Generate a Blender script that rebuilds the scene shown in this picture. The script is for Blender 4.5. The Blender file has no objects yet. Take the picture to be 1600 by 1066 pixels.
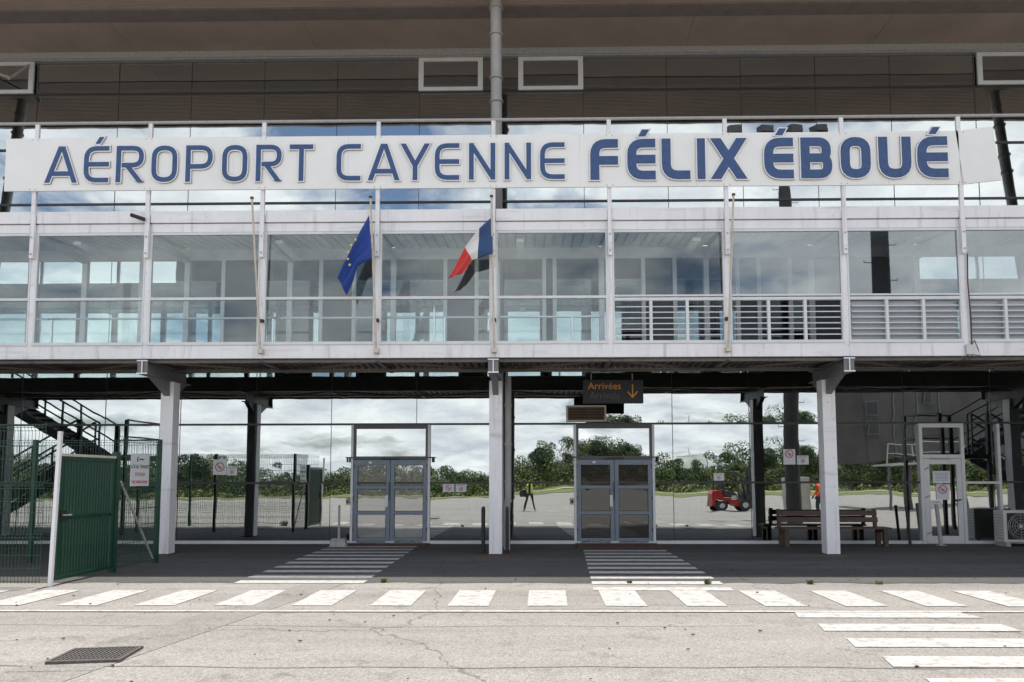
import bpy, bmesh, math, random
from mathutils import Vector, Matrix
random.seed(7)
S = bpy.context.scene
COL = S.collection
R = math.radians
# ------------------------------------------------------------------ camera
CAM_Y, EYE = -17.3, 1.65
tilt, yaw, roll = math.atan(76 / 1067), 0.0139, 0.0014
fw = Vector((-math.sin(yaw) * math.cos(tilt), math.cos(yaw) * math.cos(tilt), math.sin(tilt)))
rt = Vector((math.cos(yaw), math.sin(yaw), 0)); up = rt.cross(fw)
rt, up = rt * math.cos(roll) - up * math.sin(roll), rt * math.sin(roll) + up * math.cos(roll)
cd = bpy.data.cameras.new('camera'); cam = bpy.data.objects.new('camera', cd); COL.objects.link(cam)
M4 = Matrix((rt, up, -fw)).transposed().to_4x4(); M4.translation = Vector((0, CAM_Y, EYE)); cam.matrix_world = M4
cd.sensor_width = 36; cd.lens = 36 * 1067 / 1600; cd.shift_x = -13 / 1600; cd.shift_y = 138 / 1600
cd.clip_start = 0.05; cd.clip_end = 3000
S.camera = cam
# ------------------------------------------------------------------ sky, sun, exposure
SUN_EL, SUN_AZ = 81.5, 0.0      # sun stands almost overhead, a little behind the terminal (+y)
w = bpy.data.worlds.new('World'); S.world = w; w.use_nodes = True
nt = w.node_tree; N, Lk = nt.nodes, nt.links; N.clear()
def wn(t, **k):
    n = N.new(t)
    for a, b in k.items(): setattr(n, a, b)
    return n
out = wn('ShaderNodeOutputWorld'); bg = wn('ShaderNodeBackground'); bg.inputs['Strength'].default_value = 0.1
sky = wn('ShaderNodeTexSky', sky_type='NISHITA', sun_disc=False)
sky.sun_elevation = R(SUN_EL); sky.sun_rotation = R(0); sky.air_density = 1.0; sky.dust_density = 1.5
tc = wn('ShaderNodeTexCoord'); sp = wn('ShaderNodeSeparateXYZ'); Lk.new(tc.outputs['Generated'], sp.inputs[0])
zc = wn('ShaderNodeMath', operation='MAXIMUM'); Lk.new(sp.outputs['Z'], zc.inputs[0]); zc.inputs[1].default_value = 0.0
za = wn('ShaderNodeMath', operation='ADD'); Lk.new(zc.outputs[0], za.inputs[0]); za.inputs[1].default_value = 0.22
dx = wn('ShaderNodeMath', operation='DIVIDE'); Lk.new(sp.outputs['X'], dx.inputs[0]); Lk.new(za.outputs[0], dx.inputs[1])
dy = wn('ShaderNodeMath', operation='DIVIDE'); Lk.new(sp.outputs['Y'], dy.inputs[0]); Lk.new(za.outputs[0], dy.inputs[1])
cb = wn('ShaderNodeCombineXYZ'); Lk.new(dx.outputs[0], cb.inputs[0]); Lk.new(dy.outputs[0], cb.inputs[1])
n1 = wn('ShaderNodeTexNoise'); n1.inputs['Scale'].default_value = 1.6; n1.inputs['Detail'].default_value = 9; n1.inputs['Roughness'].default_value = 0.58; n1.inputs['Distortion'].default_value = 0.25
Lk.new(cb.outputs[0], n1.inputs['Vector'])
cv = wn('ShaderNodeMath', operation='MULTIPLY_ADD'); Lk.new(zc.outputs[0], cv.inputs[0]); cv.inputs[1].default_value = -0.16; Lk.new(n1.outputs['Fac'], cv.inputs[2])
r1 = wn('ShaderNodeValToRGB'); Lk.new(cv.outputs[0], r1.inputs[0])
r1.color_ramp.elements[0].position = 0.33; r1.color_ramp.elements[1].position = 0.45
n2 = wn('ShaderNodeTexNoise'); n2.inputs['Scale'].default_value = 2.6; n2.inputs['Detail'].default_value = 8; n2.inputs['Roughness'].default_value = 0.6
mp = wn('ShaderNodeMapping'); mp.inputs['Location'].default_value = (3.7, 1.2, 0.4); Lk.new(cb.outputs[0], mp.inputs[0]); Lk.new(mp.outputs[0], n2.inputs['Vector'])
r2 = wn('ShaderNodeValToRGB'); Lk.new(n2.outputs['Fac'], r2.inputs[0])
e = r2.color_ramp.elements; e[0].position = 0.33; e[0].color = (5.7, 6.05, 6.6, 1); e[1].position = 0.68; e[1].color = (10.4, 10.45, 10.4, 1)
mx = wn('ShaderNodeMix', data_type='RGBA'); Lk.new(r1.outputs[0], mx.inputs[0]); Lk.new(sky.outputs[0], mx.inputs[6]); Lk.new(r2.outputs[0], mx.inputs[7])
Lk.new(mx.outputs[2], bg.inputs['Color']); Lk.new(bg.outputs[0], out.inputs[0])
sd = bpy.data.lights.new('sun', 'SUN'); sd.energy = 3.6; sd.angle = R(0.6); sd.color = (1.0, 0.95, 0.87)
so = bpy.data.objects.new('sun', sd); COL.objects.link(so)
sdir = Vector((0.02, math.cos(R(SUN_EL)), math.sin(R(SUN_EL)))).normalized()
so.rotation_euler = sdir.to_track_quat('Z', 'Y').to_euler()
S.view_settings.view_transform = 'Standard'; S.view_settings.look = 'None'; S.view_settings.exposure = 0.70; S.view_settings.gamma = 1
S.view_settings.use_curve_mapping = False
S.render.engine = 'CYCLES'
S.cycles.max_bounces = 10; S.cycles.glossy_bounces = 5; S.cycles.transparent_max_bounces = 16; S.cycles.transmission_bounces = 6; S.cycles.diffuse_bounces = 3
S.cycles.caustics_reflective = False; S.cycles.caustics_refractive = False
# ------------------------------------------------------------------ materials
MATS = {}
def nodes(name):
    m = bpy.data.materials.new(name); m.use_nodes = True; MATS[name] = m
    t = m.node_tree; b = t.nodes['Principled BSDF']; return m, t, b
def rgb(c): return (c[0], c[1], c[2], 1)
def plain(name, c, rough=0.5, metal=0.0, var=0.12, scale=3.0, bump=0.0, c2=None, bscale=None, streak=False, spec=0.5):
    """base colour with a little dirt: large-scale noise, optional vertical streaks, optional bump"""
    m, t, b = nodes(name)
    co = t.nodes.new('ShaderNodeTexCoord'); mpn = t.nodes.new('ShaderNodeMapping'); t.links.new(co.outputs['Object'], mpn.inputs[0])
    if streak: mpn.inputs['Scale'].default_value = (1.6, 1.6, 0.5)
    n = t.nodes.new('ShaderNodeTexNoise'); n.inputs['Scale'].default_value = scale; n.inputs['Detail'].default_value = 6; n.inputs['Roughness'].default_value = 0.65
    t.links.new(mpn.outputs[0], n.inputs['Vector'])
    rp = t.nodes.new('ShaderNodeValToRGB'); t.links.new(n.outputs['Fac'], rp.inputs[0])
    d = c2 or tuple(x * (1 - var * 2.2) for x in c)
    rp.color_ramp.elements[0].position = 0.3; rp.color_ramp.elements[0].color = rgb(d)
    rp.color_ramp.elements[1].position = 0.58; rp.color_ramp.elements[1].color = rgb(c)
    last = rp.outputs[0]
    if streak:
        geo = t.nodes.new('ShaderNodeNewGeometry')
        for (sc, lo, hi, colr, amt) in (((7, 7, .55), .56, .74, (.40, .37, .35), .55), ((30, 30, 22), .68, .73, (.12, .09, .07), .8), ((.9, .9, 6), .58, .75, (.52, .51, .53), .6)):
            mpx = t.nodes.new('ShaderNodeMapping'); mpx.inputs['Scale'].default_value = sc; t.links.new(geo.outputs['Position'], mpx.inputs[0])
            nx_ = t.nodes.new('ShaderNodeTexNoise'); nx_.inputs['Scale'].default_value = 1; nx_.inputs['Detail'].default_value = 5; t.links.new(mpx.outputs[0], nx_.inputs['Vector'])
            mr_ = t.nodes.new('ShaderNodeMapRange'); mr_.inputs['From Min'].default_value = lo; mr_.inputs['From Max'].default_value = hi; mr_.inputs['To Max'].default_value = amt; t.links.new(nx_.outputs['Fac'], mr_.inputs['Value'])
            mm = t.nodes.new('ShaderNodeMix'); mm.data_type = 'RGBA'; t.links.new(mr_.outputs[0], mm.inputs[0]); t.links.new(last, mm.inputs[6]); mm.inputs[7].default_value = rgb(colr); last = mm.outputs[2]
    t.links.new(last, b.inputs['Base Color'])
    b.inputs['Roughness'].default_value = rough; b.inputs['Metallic'].default_value = metal; b.inputs['Specular IOR Level'].default_value = spec
    if bump:
        n3 = t.nodes.new('ShaderNodeTexNoise'); n3.inputs['Scale'].default_value = bscale or scale * 8; n3.inputs['Detail'].default_value = 4
        t.links.new(co.outputs['Object'], n3.inputs['Vector'])
        bp = t.nodes.new('ShaderNodeBump'); bp.inputs['Strength'].default_value = 1; bp.inputs['Distance'].default_value = bump
        t.links.new(n3.outputs['Fac'], bp.inputs['Height']); t.links.new(bp.outputs[0], b.inputs['Normal'])
    return m
def glass(name, refl, rtint=(0.93, 0.97, 0.97), ttint=(0.75, 0.82, 0.82), wav=0.0, wscale=0.8, veil=None):
    m = bpy.data.materials.new(name); m.use_nodes = True; MATS[name] = m
    t = m.node_tree; t.nodes.clear()
    o = t.nodes.new('ShaderNodeOutputMaterial'); mixn = t.nodes.new('ShaderNodeMixShader')
    tr = t.nodes.new('ShaderNodeBsdfTransparent'); tr.inputs[0].default_value = rgb(ttint)
    gl = t.nodes.new('ShaderNodeBsdfGlossy'); gl.inputs['Color'].default_value = rgb(rtint); gl.inputs['Roughness'].default_value = 0.0
    mixn.inputs[0].default_value = refl; t.links.new(gl.outputs[0], mixn.inputs[2])
    if veil:                                   # a thin film / dust veil that scatters a little light
        df = t.nodes.new('ShaderNodeBsdfDiffuse'); df.inputs[0].default_value = rgb(veil[0])
        mv = t.nodes.new('ShaderNodeMixShader'); mv.inputs[0].default_value = veil[1]
        t.links.new(tr.outputs[0], mv.inputs[1]); t.links.new(df.outputs[0], mv.inputs[2]); t.links.new(mv.outputs[0], mixn.inputs[1])
    else: t.links.new(tr.outputs[0], mixn.inputs[1])
    t.links.new(mixn.outputs[0], o.inputs[0])
    if wav:
        co = t.nodes.new('ShaderNodeNewGeometry'); n3 = t.nodes.new('ShaderNodeTexNoise'); n3.inputs['Scale'].default_value = wscale; n3.inputs['Detail'].default_value = 2
        t.links.new(co.outputs['Position'], n3.inputs['Vector'])
        bp = t.nodes.new('ShaderNodeBump'); bp.inputs['Strength'].default_value = 1; bp.inputs['Distance'].default_value = wav
        t.links.new(n3.outputs['Fac'], bp.inputs['Height']); t.links.new(bp.outputs[0], gl.inputs['Normal'])
    return m
plain('white_paint', (0.86, 0.85, 0.87), 0.45, var=0.05, scale=1.2, streak=True)
plain('white_board', (0.89, 0.88, 0.86), 0.4, var=0.03, scale=0.8)
plain('bracket_shade', (0.20, 0.20, 0.21), 0.5, var=0.1)  # white brackets: the shade under the walkway is painted in as this grey
plain('rim_side_shade', (0.30, 0.27, 0.25), 0.6)  # shadow outline around the raised letters, painted onto the rim sides
plain('frame_white', (0.72, 0.73, 0.74), 0.4, var=0.05)
plain('frame_dark', (0.035, 0.036, 0.038), 0.35, var=0.1)
plain('blue_letter', (0.045, 0.095, 0.235), 0.55, var=0.12, scale=9)
plain('letter_white', (0.90, 0.90, 0.91), 0.45, var=0.03)
plain('galv', (0.42, 0.41, 0.41), 0.5, var=0.1, scale=12, metal=0.0)
plain('pipe_grey', (0.40, 0.39, 0.39), 0.42, var=0.08, scale=2)
plain('pipe_dark', (0.10, 0.10, 0.105), 0.5, var=0.1)
plain('rear_beige', (0.34, 0.30, 0.24), 0.6, var=0.1)
plain('deck_steel', (0.16, 0.145, 0.135), 0.6, var=0.15, scale=4)
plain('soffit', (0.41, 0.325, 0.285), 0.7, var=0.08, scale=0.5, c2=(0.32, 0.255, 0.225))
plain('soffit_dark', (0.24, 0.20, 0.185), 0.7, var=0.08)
plain('roof_metal', (0.5, 0.5, 0.5), 0.5)
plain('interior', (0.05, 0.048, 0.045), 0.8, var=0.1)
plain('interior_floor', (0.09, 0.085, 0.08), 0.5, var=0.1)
plain('corr_wall', (0.72, 0.73, 0.74), 0.6, var=0.05)
plain('corr_floor', (0.42, 0.42, 0.43), 0.6)
plain('louvre_glass', (0.50, 0.54, 0.58), 0.25, var=0.05)
plain('panel_dark', (0.09, 0.095, 0.105), 0.5)
plain('slat_white', (0.68, 0.69, 0.71), 0.4, var=0.05)
plain('slat_grey', (0.30, 0.31, 0.32), 0.4, var=0.05)
plain('chrome', (0.62, 0.64, 0.66), 0.22, metal=1.0, var=0.05)
plain('door_blue', (0.20, 0.25, 0.31), 0.4, var=0.08, scale=5)
plain('black', (0.018, 0.018, 0.02), 0.45, var=0.1)
plain('black_matt', (0.03, 0.03, 0.032), 0.7, var=0.1)
plain('rubber', (0.02, 0.02, 0.02), 0.8)
plain('green_fence', (0.008, 0.058, 0.034), 0.4, var=0.15)
plain('cream', (0.62, 0.56, 0.46), 0.6, var=0.12, scale=8)
plain('paper', (0.72, 0.74, 0.76), 0.6, var=0.03)
plain('red_ink', (0.55, 0.05, 0.07), 0.6)
plain('black_ink', (0.03, 0.03, 0.035), 0.6)
plain('blue_ink', (0.10, 0.2, 0.4), 0.6)
plain('orange_ink', (0.62, 0.28, 0.03), 0.5)
plain('grey_ink', (0.07, 0.07, 0.075), 0.5)
plain('wood_bench', (0.10, 0.065, 0.05), 0.65, var=0.2, scale=7)
plain('mat_brown', (0.11, 0.055, 0.032), 0.9, var=0.2, scale=20, bump=0.004, bscale=200)
plain('rust', (0.12, 0.06, 0.035), 0.8, var=0.25, scale=15)
plain('concrete', (0.42, 0.40, 0.37), 0.85, var=0.15, scale=8, bump=0.003)
plain('cast_iron', (0.11, 0.10, 0.095), 0.6, var=0.2, scale=15)
plain('ac_grey', (0.62, 0.62, 0.60), 0.5, var=0.08)
plain('flag_blue', (0.012, 0.05, 0.27), 0.7, var=0.06)
plain('flag_navy', (0.03, 0.075, 0.20), 0.7, var=0.06)
plain('flag_white', (0.78, 0.78, 0.78), 0.7, var=0.03)
plain('flag_red', (0.68, 0.06, 0.055), 0.7, var=0.06)
plain('star_yellow', (0.75, 0.62, 0.12), 0.6)
plain('lift_red', (0.30, 0.018, 0.018), 0.35, var=0.1)
plain('hivis', (0.55, 0.72, 0.05), 0.6, var=0.08)
plain('reflective', (0.7, 0.7, 0.68), 0.4)
plain('orange_vest', (0.8, 0.13, 0.03), 0.6, var=0.08)
plain('bag_dark', (0.03, 0.03, 0.028), 0.7)
plain('hair_dark', (0.015, 0.012, 0.01), 0.7)
plain('bridge_grey', (0.055, 0.052, 0.048), 0.5, var=0.25, scale=0.6)
plain('cabinet', (0.40, 0.40, 0.36), 0.5, var=0.08)
plain('bark', (0.11, 0.085, 0.06), 0.9, var=0.2, scale=6)
plain('leaf_a', (0.07, 0.11, 0.03), 0.6, var=0.25, scale=0.35, c2=(0.045, 0.072, 0.022))
plain('leaf_b', (0.12, 0.15, 0.045), 0.6, var=0.25, scale=0.35, c2=(0.075, 0.10, 0.03))
plain('leaf_c', (0.035, 0.06, 0.022), 0.6, var=0.25, scale=0.35, c2=(0.016, 0.03, 0.012))
plain('weed', (0.13, 0.16, 0.04), 0.6, var=0.2, scale=30)
plain('grass', (0.13, 0.16, 0.035), 0.9, var=0.25, scale=0.15, c2=(0.10, 0.105, 0.035), bump=0.05, bscale=6)
plain('hill', (0.05, 0.085, 0.035), 0.9, var=0.25, scale=0.05, bump=1.0, bscale=0.4)
plain('path', (0.42, 0.39, 0.34), 0.9, var=0.1)
plain('lamp_tube', (0.85, 0.87, 0.88), 0.4, var=0.02)
glass('facade_glass', 0.57, wav=0.0027, wscale=0.8, ttint=(0.5, 0.55, 0.55))
glass('door_glass_pale', 0.34, ttint=(0.3, 0.3, 0.3), wav=0.002, wscale=1.2, veil=((0.42, 0.40, 0.38), 0.75))
glass('door_glass_dark', 0.10, ttint=(0.3, 0.3, 0.3), wav=0.003, wscale=1.2, veil=((0.06, 0.052, 0.048), 0.8))
glass('walk_glass', 0.065, ttint=(0.93, 0.965, 0.97))
glass('walk_glass_strong', 0.17, ttint=(0.76, 0.80, 0.82))
glass('back_glass', 0.05, ttint=(0.93, 0.97, 0.97))

def tarmac_mat(name, base, dark, spec_lo, spec_hi, cracks=0.0, fine=180, rough=0.9, shine=0.3):
    m, t, b = nodes(name)
    geo = t.nodes.new('ShaderNodeNewGeometry')
    big = t.nodes.new('ShaderNodeTexNoise'); big.inputs['Scale'].default_value = 0.45; big.inputs['Detail'].default_value = 8; big.inputs['Roughness'].default_value = 0.65
    st = t.nodes.new('ShaderNodeMapping'); st.inputs['Scale'].default_value = (0.28, 2.2, 1); t.links.new(geo.outputs['Position'], st.inputs[0]); t.links.new(st.outputs[0], big.inputs['Vector'])
    r = t.nodes.new('ShaderNodeValToRGB'); t.links.new(big.outputs['Fac'], r.inputs[0])
    r.color_ramp.elements[0].position = 0.28; r.color_ramp.elements[0].color = rgb(dark); r.color_ramp.elements[1].position = 0.62; r.color_ramp.elements[1].color = rgb(base)
    vo = t.nodes.new('ShaderNodeTexVoronoi'); vo.inputs['Scale'].default_value = 75; t.links.new(geo.outputs['Position'], vo.inputs['Vector'])
    r3 = t.nodes.new('ShaderNodeValToRGB'); t.links.new(vo.outputs['Color'], r3.inputs[0])
    r3.color_ramp.elements[0].position = 0.15; r3.color_ramp.elements[0].color = (spec_lo,) * 3 + (1,); r3.color_ramp.elements[1].position = 0.9; r3.color_ramp.elements[1].color = (spec_hi,) * 3 + (1,)
    mul = t.nodes.new('ShaderNodeMix'); mul.data_type = 'RGBA'; mul.blend_type = 'MULTIPLY'; mul.inputs[0].default_value = 1
    t.links.new(r.outputs[0], mul.inputs[6]); t.links.new(r3.outputs[0], mul.inputs[7])
    last = mul.outputs[2]
    # stains
    s2 = t.nodes.new('ShaderNodeTexNoise'); s2.inputs['Scale'].default_value = 2.2; s2.inputs['Detail'].default_value = 10; s2.inputs['Roughness'].default_value = 0.75; t.links.new(geo.outputs['Position'], s2.inputs['Vector'])
    r4 = t.nodes.new('ShaderNodeValToRGB'); t.links.new(s2.outputs['Fac'], r4.inputs[0]); r4.color_ramp.elements[0].position = 0.30; r4.color_ramp.elements[0].color = (0.60, 0.59, 0.58, 1); r4.color_ramp.elements[1].position = 0.46; r4.color_ramp.elements[1].color = (1, 1, 1, 1)
    m2 = t.nodes.new('ShaderNodeMix'); m2.data_type = 'RGBA'; m2.blend_type = 'MULTIPLY'; m2.inputs[0].default_value = 1; t.links.new(last, m2.inputs[6]); t.links.new(r4.outputs[0], m2.inputs[7]); last = m2.outputs[2]
    if cracks:
        vc = t.nodes.new('ShaderNodeTexVoronoi'); vc.feature = 'DISTANCE_TO_EDGE'; vc.inputs['Scale'].default_value = 0.16
        nz = t.nodes.new('ShaderNodeTexNoise'); nz.inputs['Scale'].default_value = 1.5; nz.inputs['Detail'].default_value = 6; t.links.new(geo.outputs['Position'], nz.inputs['Vector'])
        ad = t.nodes.new('ShaderNodeMix'); ad.data_type = 'RGBA'; ad.blend_type = 'ADD'; ad.inputs[0].default_value = 0.9; t.links.new(geo.outputs['Position'], ad.inputs[6]); t.links.new(nz.outputs['Color'], ad.inputs[7]); t.links.new(ad.outputs[2], vc.inputs['Vector'])
        rc = t.nodes.new('ShaderNodeValToRGB'); t.links.new(vc.outputs['Distance'], rc.inputs[0]); rc.color_ramp.elements[0].position = 0.0; rc.color_ramp.elements[0].color = (cracks, cracks, cracks, 1); rc.color_ramp.elements[1].position = 0.0022; rc.color_ramp.elements[1].color = (1, 1, 1, 1)
        m3 = t.nodes.new('ShaderNodeMix'); m3.data_type = 'RGBA'; m3.blend_type = 'MULTIPLY'; m3.inputs[0].default_value = 1; t.links.new(last, m3.inputs[6]); t.links.new(rc.outputs[0], m3.inputs[7]); last = m3.outputs[2]
    t.links.new(last, b.inputs['Base Color'])
    b.inputs['Roughness'].default_value = rough; b.inputs['Specular IOR Level'].default_value = shine
    bp = t.nodes.new('ShaderNodeBump'); bp.inputs['Strength'].default_value = 0.5; bp.inputs['Distance'].default_value = 0.004; t.links.new(vo.outputs['Distance'], bp.inputs['Height']); t.links.new(bp.outputs[0], b.inputs['Normal'])
tarmac_mat('tarmac', (0.325, 0.308, 0.287), (0.23, 0.219, 0.206), 0.64, 1.14, cracks=0.5)
tarmac_mat('asphalt', (0.115, 0.112, 0.11), (0.072, 0.070, 0.070), 0.75, 1.15, cracks=0.7, rough=0.85, shine=0.12)
tarmac_mat('patch', (0.29, 0.275, 0.26), (0.23, 0.22, 0.205), 0.6, 1.1)
def road_paint():
    m, t, b = nodes('road_paint')
    geo = t.nodes.new('ShaderNodeNewGeometry'); n = t.nodes.new('ShaderNodeTexNoise'); n.inputs['Scale'].default_value = 7; n.inputs['Detail'].default_value = 9; n.inputs['Roughness'].default_value = 0.75
    t.links.new(geo.outputs['Position'], n.inputs['Vector']); r = t.nodes.new('ShaderNodeValToRGB'); t.links.new(n.outputs['Fac'], r.inputs[0])
    r.color_ramp.elements[0].position = 0.40; r.color_ramp.elements[0].color = (0.30, 0.28, 0.26, 1); r.color_ramp.elements[1].position = 0.50; r.color_ramp.elements[1].color = (0.43, 0.425, 0.415, 1)
    t.links.new(r.outputs[0], b.inputs['Base Color']); b.inputs['Roughness'].default_value = 0.8
road_paint()
def body_mat(name, bands):
    m, t, b = nodes(name); co = t.nodes.new('ShaderNodeTexCoord'); s = t.nodes.new('ShaderNodeSeparateXYZ'); t.links.new(co.outputs['Object'], s.inputs[0])
    mr = t.nodes.new('ShaderNodeMath'); mr.operation = 'DIVIDE'; mr.inputs[1].default_value = 2.0; t.links.new(s.outputs['Z'], mr.inputs[0])
    r = t.nodes.new('ShaderNodeValToRGB'); r.color_ramp.interpolation = 'CONSTANT'; t.links.new(mr.outputs[0], r.inputs[0])
    for i, (z, c) in enumerate(bands):
        el = r.color_ramp.elements[i] if i < 2 else r.color_ramp.elements.new(z / 2)
        el.position = z / 2; el.color = rgb(c)
    t.links.new(r.outputs[0], b.inputs['Base Color']); b.inputs['Roughness'].default_value = 0.7
body_mat('photographer_clothes', [(0, (0.16, 0.14, 0.09)), (0.1, (0.035, 0.033, 0.03)), (0.95, (0.02, 0.02, 0.022)), (1.47, (0.28, 0.17, 0.12))])
body_mat('worker_clothes', [(0, (0.03, 0.03, 0.03)), (0.1, (0.05, 0.055, 0.07)), (0.92, (0.75, 0.12, 0.03)), (1.47, (0.22, 0.13, 0.09))])
# ------------------------------------------------------------------ mesh helpers
class MB:
    def __init__(s): s.v, s.f, s.m = [], [], []
    def box(s, x0, x1, y0, y1, z0, z1, mi=0):
        b = len(s.v)
        s.v += [(x0, y0, z0), (x1, y0, z0), (x1, y1, z0), (x0, y1, z0), (x0, y0, z1), (x1, y0, z1), (x1, y1, z1), (x0, y1, z1)]
        for q in ((0, 3, 2, 1), (4, 5, 6, 7), (0, 1, 5, 4), (1, 2, 6, 5), (2, 3, 7, 6), (3, 0, 4, 7)): s.f.append(tuple(b + i for i in q)); s.m.append(mi)
        return s
    def hexa(s, p, mi=0):
        b = len(s.v); s.v += [tuple(q) for q in p]
        for q in ((0, 3, 2, 1), (4, 5, 6, 7), (0, 1, 5, 4), (1, 2, 6, 5), (2, 3, 7, 6), (3, 0, 4, 7)): s.f.append(tuple(b + i for i in q)); s.m.append(mi)
        return s
    def bar(s, a, c, w, h=None, upv=(0, 0, 1), mi=0):
        a, c = Vector(a), Vector(c); h = h or w; d = (c - a).normalized(); u = Vector(upv)
        if abs(d.dot(u)) > 0.99: u = Vector((0, 1, 0))
        x = d.cross(u).normalized(); z = x.cross(d)
        p = []
        for o in (a, c): p += [o - x * w / 2 - z * h / 2, o + x * w / 2 - z * h / 2, o + x * w / 2 + z * h / 2, o - x * w / 2 + z * h / 2]
        return s.hexa(p, mi)
    def tube(s, pts, r, n=10, mi=0, cap=True):
        pts = [Vector(p) for p in pts]; rs = r if isinstance(r, (list, tuple)) else [r] * len(pts); b = len(s.v)
        for i, p in enumerate(pts):
            d = (pts[min(i + 1, len(pts) - 1)] - pts[max(i - 1, 0)]).normalized(); u = Vector((0, 0, 1)) if abs(d.z) < 0.95 else Vector((1, 0, 0))
            x = d.cross(u).normalized(); z = x.cross(d)
            for k in range(n):
                a = 2 * math.pi * k / n; s.v.append(tuple(p + (x * math.cos(a) + z * math.sin(a)) * rs[i]))
        for i in range(len(pts) - 1):
            for k in range(n):
                s.f.append((b + i * n + k, b + i * n + (k + 1) % n, b + (i + 1) * n + (k + 1) % n, b + (i + 1) * n + k)); s.m.append(mi)
        if cap:
            s.f.append(tuple(b + k for k in range(n))[::-1]); s.f.append(tuple(b + (len(pts) - 1) * n + k for k in range(n))); s.m += [mi, mi]
        return s
    def prism(s, poly, y0, y1, plane='xz', mi=0):
        """extrude a polygon given in the plane (xz: along y, yz: along x, xy: along z)"""
        f = {'xz': lambda a, b, c: (a, c, b), 'yz': lambda a, b, c: (c, a, b), 'xy': lambda a, b, c: (a, b, c)}[plane]
        b = len(s.v); n = len(poly)
        s.v += [f(p[0], p[1], y0) for p in poly] + [f(p[0], p[1], y1) for p in poly]
        s.f.append(tuple(range(b, b + n))); s.f.append(tuple(range(b + 2 * n - 1, b + n - 1, -1))); s.m += [mi, mi]
        for i in range(n): s.f.append((b + i, b + (i + 1) % n, b + n + (i + 1) % n, b + n + i)); s.m.append(mi)
        return s
    def mesh(s, name, mats):
        me = bpy.data.meshes.new(name); me.from_pydata(s.v, [], s.f)
        for m in (mats if isinstance(mats, (list, tuple)) else [mats]): me.materials.append(MATS[m])
        for p, i in zip(me.polygons, s.m): p.material_index = i
        bm = bmesh.new(); bm.from_mesh(me); bmesh.ops.recalc_face_normals(bm, faces=bm.faces); bm.to_mesh(me); bm.free()
        return me
    def build(s, name, mats, parent=None, smooth=False, bevel=0):
        o = bpy.data.objects.new(name, s.mesh(name, mats)); COL.objects.link(o)
        if parent: o.parent = parent
        if smooth: shade(o)
        if bevel:
            md = o.modifiers.new('bevel', 'BEVEL'); md.width = bevel; md.segments = 2; md.limit_method = 'ANGLE'
        return o
def shade(o):
    for p in o.data.polygons: p.use_smooth = True
    try: o.data.set_sharp_from_angle(angle=R(40))
    except Exception: pass
def tag(o, label=None, cat=None, group=None, kind=None):
    for k, v in (('label', label), ('category', cat), ('group', group), ('kind', kind)):
        if v: o[k] = v
    return o
def empty(name, loc=(0, 0, 0), rz=0):
    o = bpy.data.objects.new(name, None); o.location = loc; o.rotation_euler = (0, 0, rz); COL.objects.link(o); return o
def link(name, me, parent=None, loc=(0, 0, 0), rot=(0, 0, 0)):
    o = bpy.data.objects.new(name, me); o.location = loc; o.rotation_euler = rot; COL.objects.link(o)
    if parent: o.parent = parent
    return o
def bx(name, mat, parent, x0, x1, y0, y1, z0, z1, bevel=0): return MB().box(x0, x1, y0, y1, z0, z1).build(name, mat, parent, bevel=bevel)
def text_mesh(body, size, mat, ext=0.0015, sx=1.0):
    cu = bpy.data.curves.new('lettering', 'FONT'); cu.body = body; cu.size = size; cu.extrude = ext; cu.align_x = 'CENTER'; cu.resolution_u = 3
    o = bpy.data.objects.new('lettering', cu); COL.objects.link(o); bpy.context.view_layer.update()
    me = bpy.data.meshes.new_from_object(o.evaluated_get(bpy.context.evaluated_depsgraph_get())); bpy.data.objects.remove(o); bpy.data.curves.remove(cu)
    me.materials.clear(); me.materials.append(MATS[mat])
    for v in me.vertices: v.co.x *= sx
    return me
# ------------------------------------------------------------------ ground
def gz(x, y):
    s = min(1, max(0, (8 - x) / 20)); s = s * s * (3 - 2 * s); d = min(150, max(0, -24 - y)); return -0.021 * d * (0.12 + 0.88 * s) * min(1, d / 12)
def terrain(name, mat, xs, ys, dz, wob=None):
    m = MB()
    for j, y in enumerate(ys):
        for x in xs:
            yy = y + (wob(x) if wob and j in (0, len(ys) - 1) else 0); m.v.append((x, yy, gz(x, yy) + dz))
    n = len(xs)
    for j in range(len(ys) - 1):
        for i in range(n - 1): k = j * n + i; m.f.append((k, k + 1, k + n + 1, k + n)); m.m.append(0)
    o = m.build(name, mat); 
    if o.data.polygons[0].normal.z < 0: o.data.flip_normals()
    return tag(o, kind='structure')
GX = [-700, -400, -250] + list(range(-180, 181, 6)) + [250, 400, 700]; GY = [-700, -400, -250] + list(range(-180, -23, 3)) + [-23, -20, 0, 250]
g = terrain('tarmac_ground', 'tarmac', GX, GY, 0)
ground = bpy.data.objects['tarmac_ground']
def sheet(name, mat, pts, z, parent=None, kind=None):
    m = MB(); m.v = [(p[0], p[1], z) for p in pts]; m.f = [tuple(range(len(pts)))]; m.m = [0]
    o = m.build(name, mat, parent)
    if o.data.polygons[0].normal.z < 0: o.data.flip_normals()
    return tag(o, kind=kind)
edge = [(-30 + .15 * k, -6.42 + .05 * math.sin(k * .7) * math.sin(k * .13) + random.uniform(-.035, .035)) for k in range(401)]
sheet('asphalt_pavement', 'asphalt', edge + [(30, 0.3), (-30, 0.3)], 0.004, kind='structure')
# far side of the apron, seen mirrored in the glass
wob = lambda x: 2.2 * math.sin(x * 0.031) + 1.2 * math.sin(x * 0.09 + 1)
terrain('grass_verge', 'grass', GX, [-76] + list(range(-78, -181, -3)) + [-250, -420], 0.05, wob)
terrain('perimeter_path', 'path', GX, [-104, -107, -110, -112], 0.12, lambda x: 1.4 * math.sin(x * .05))
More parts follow.
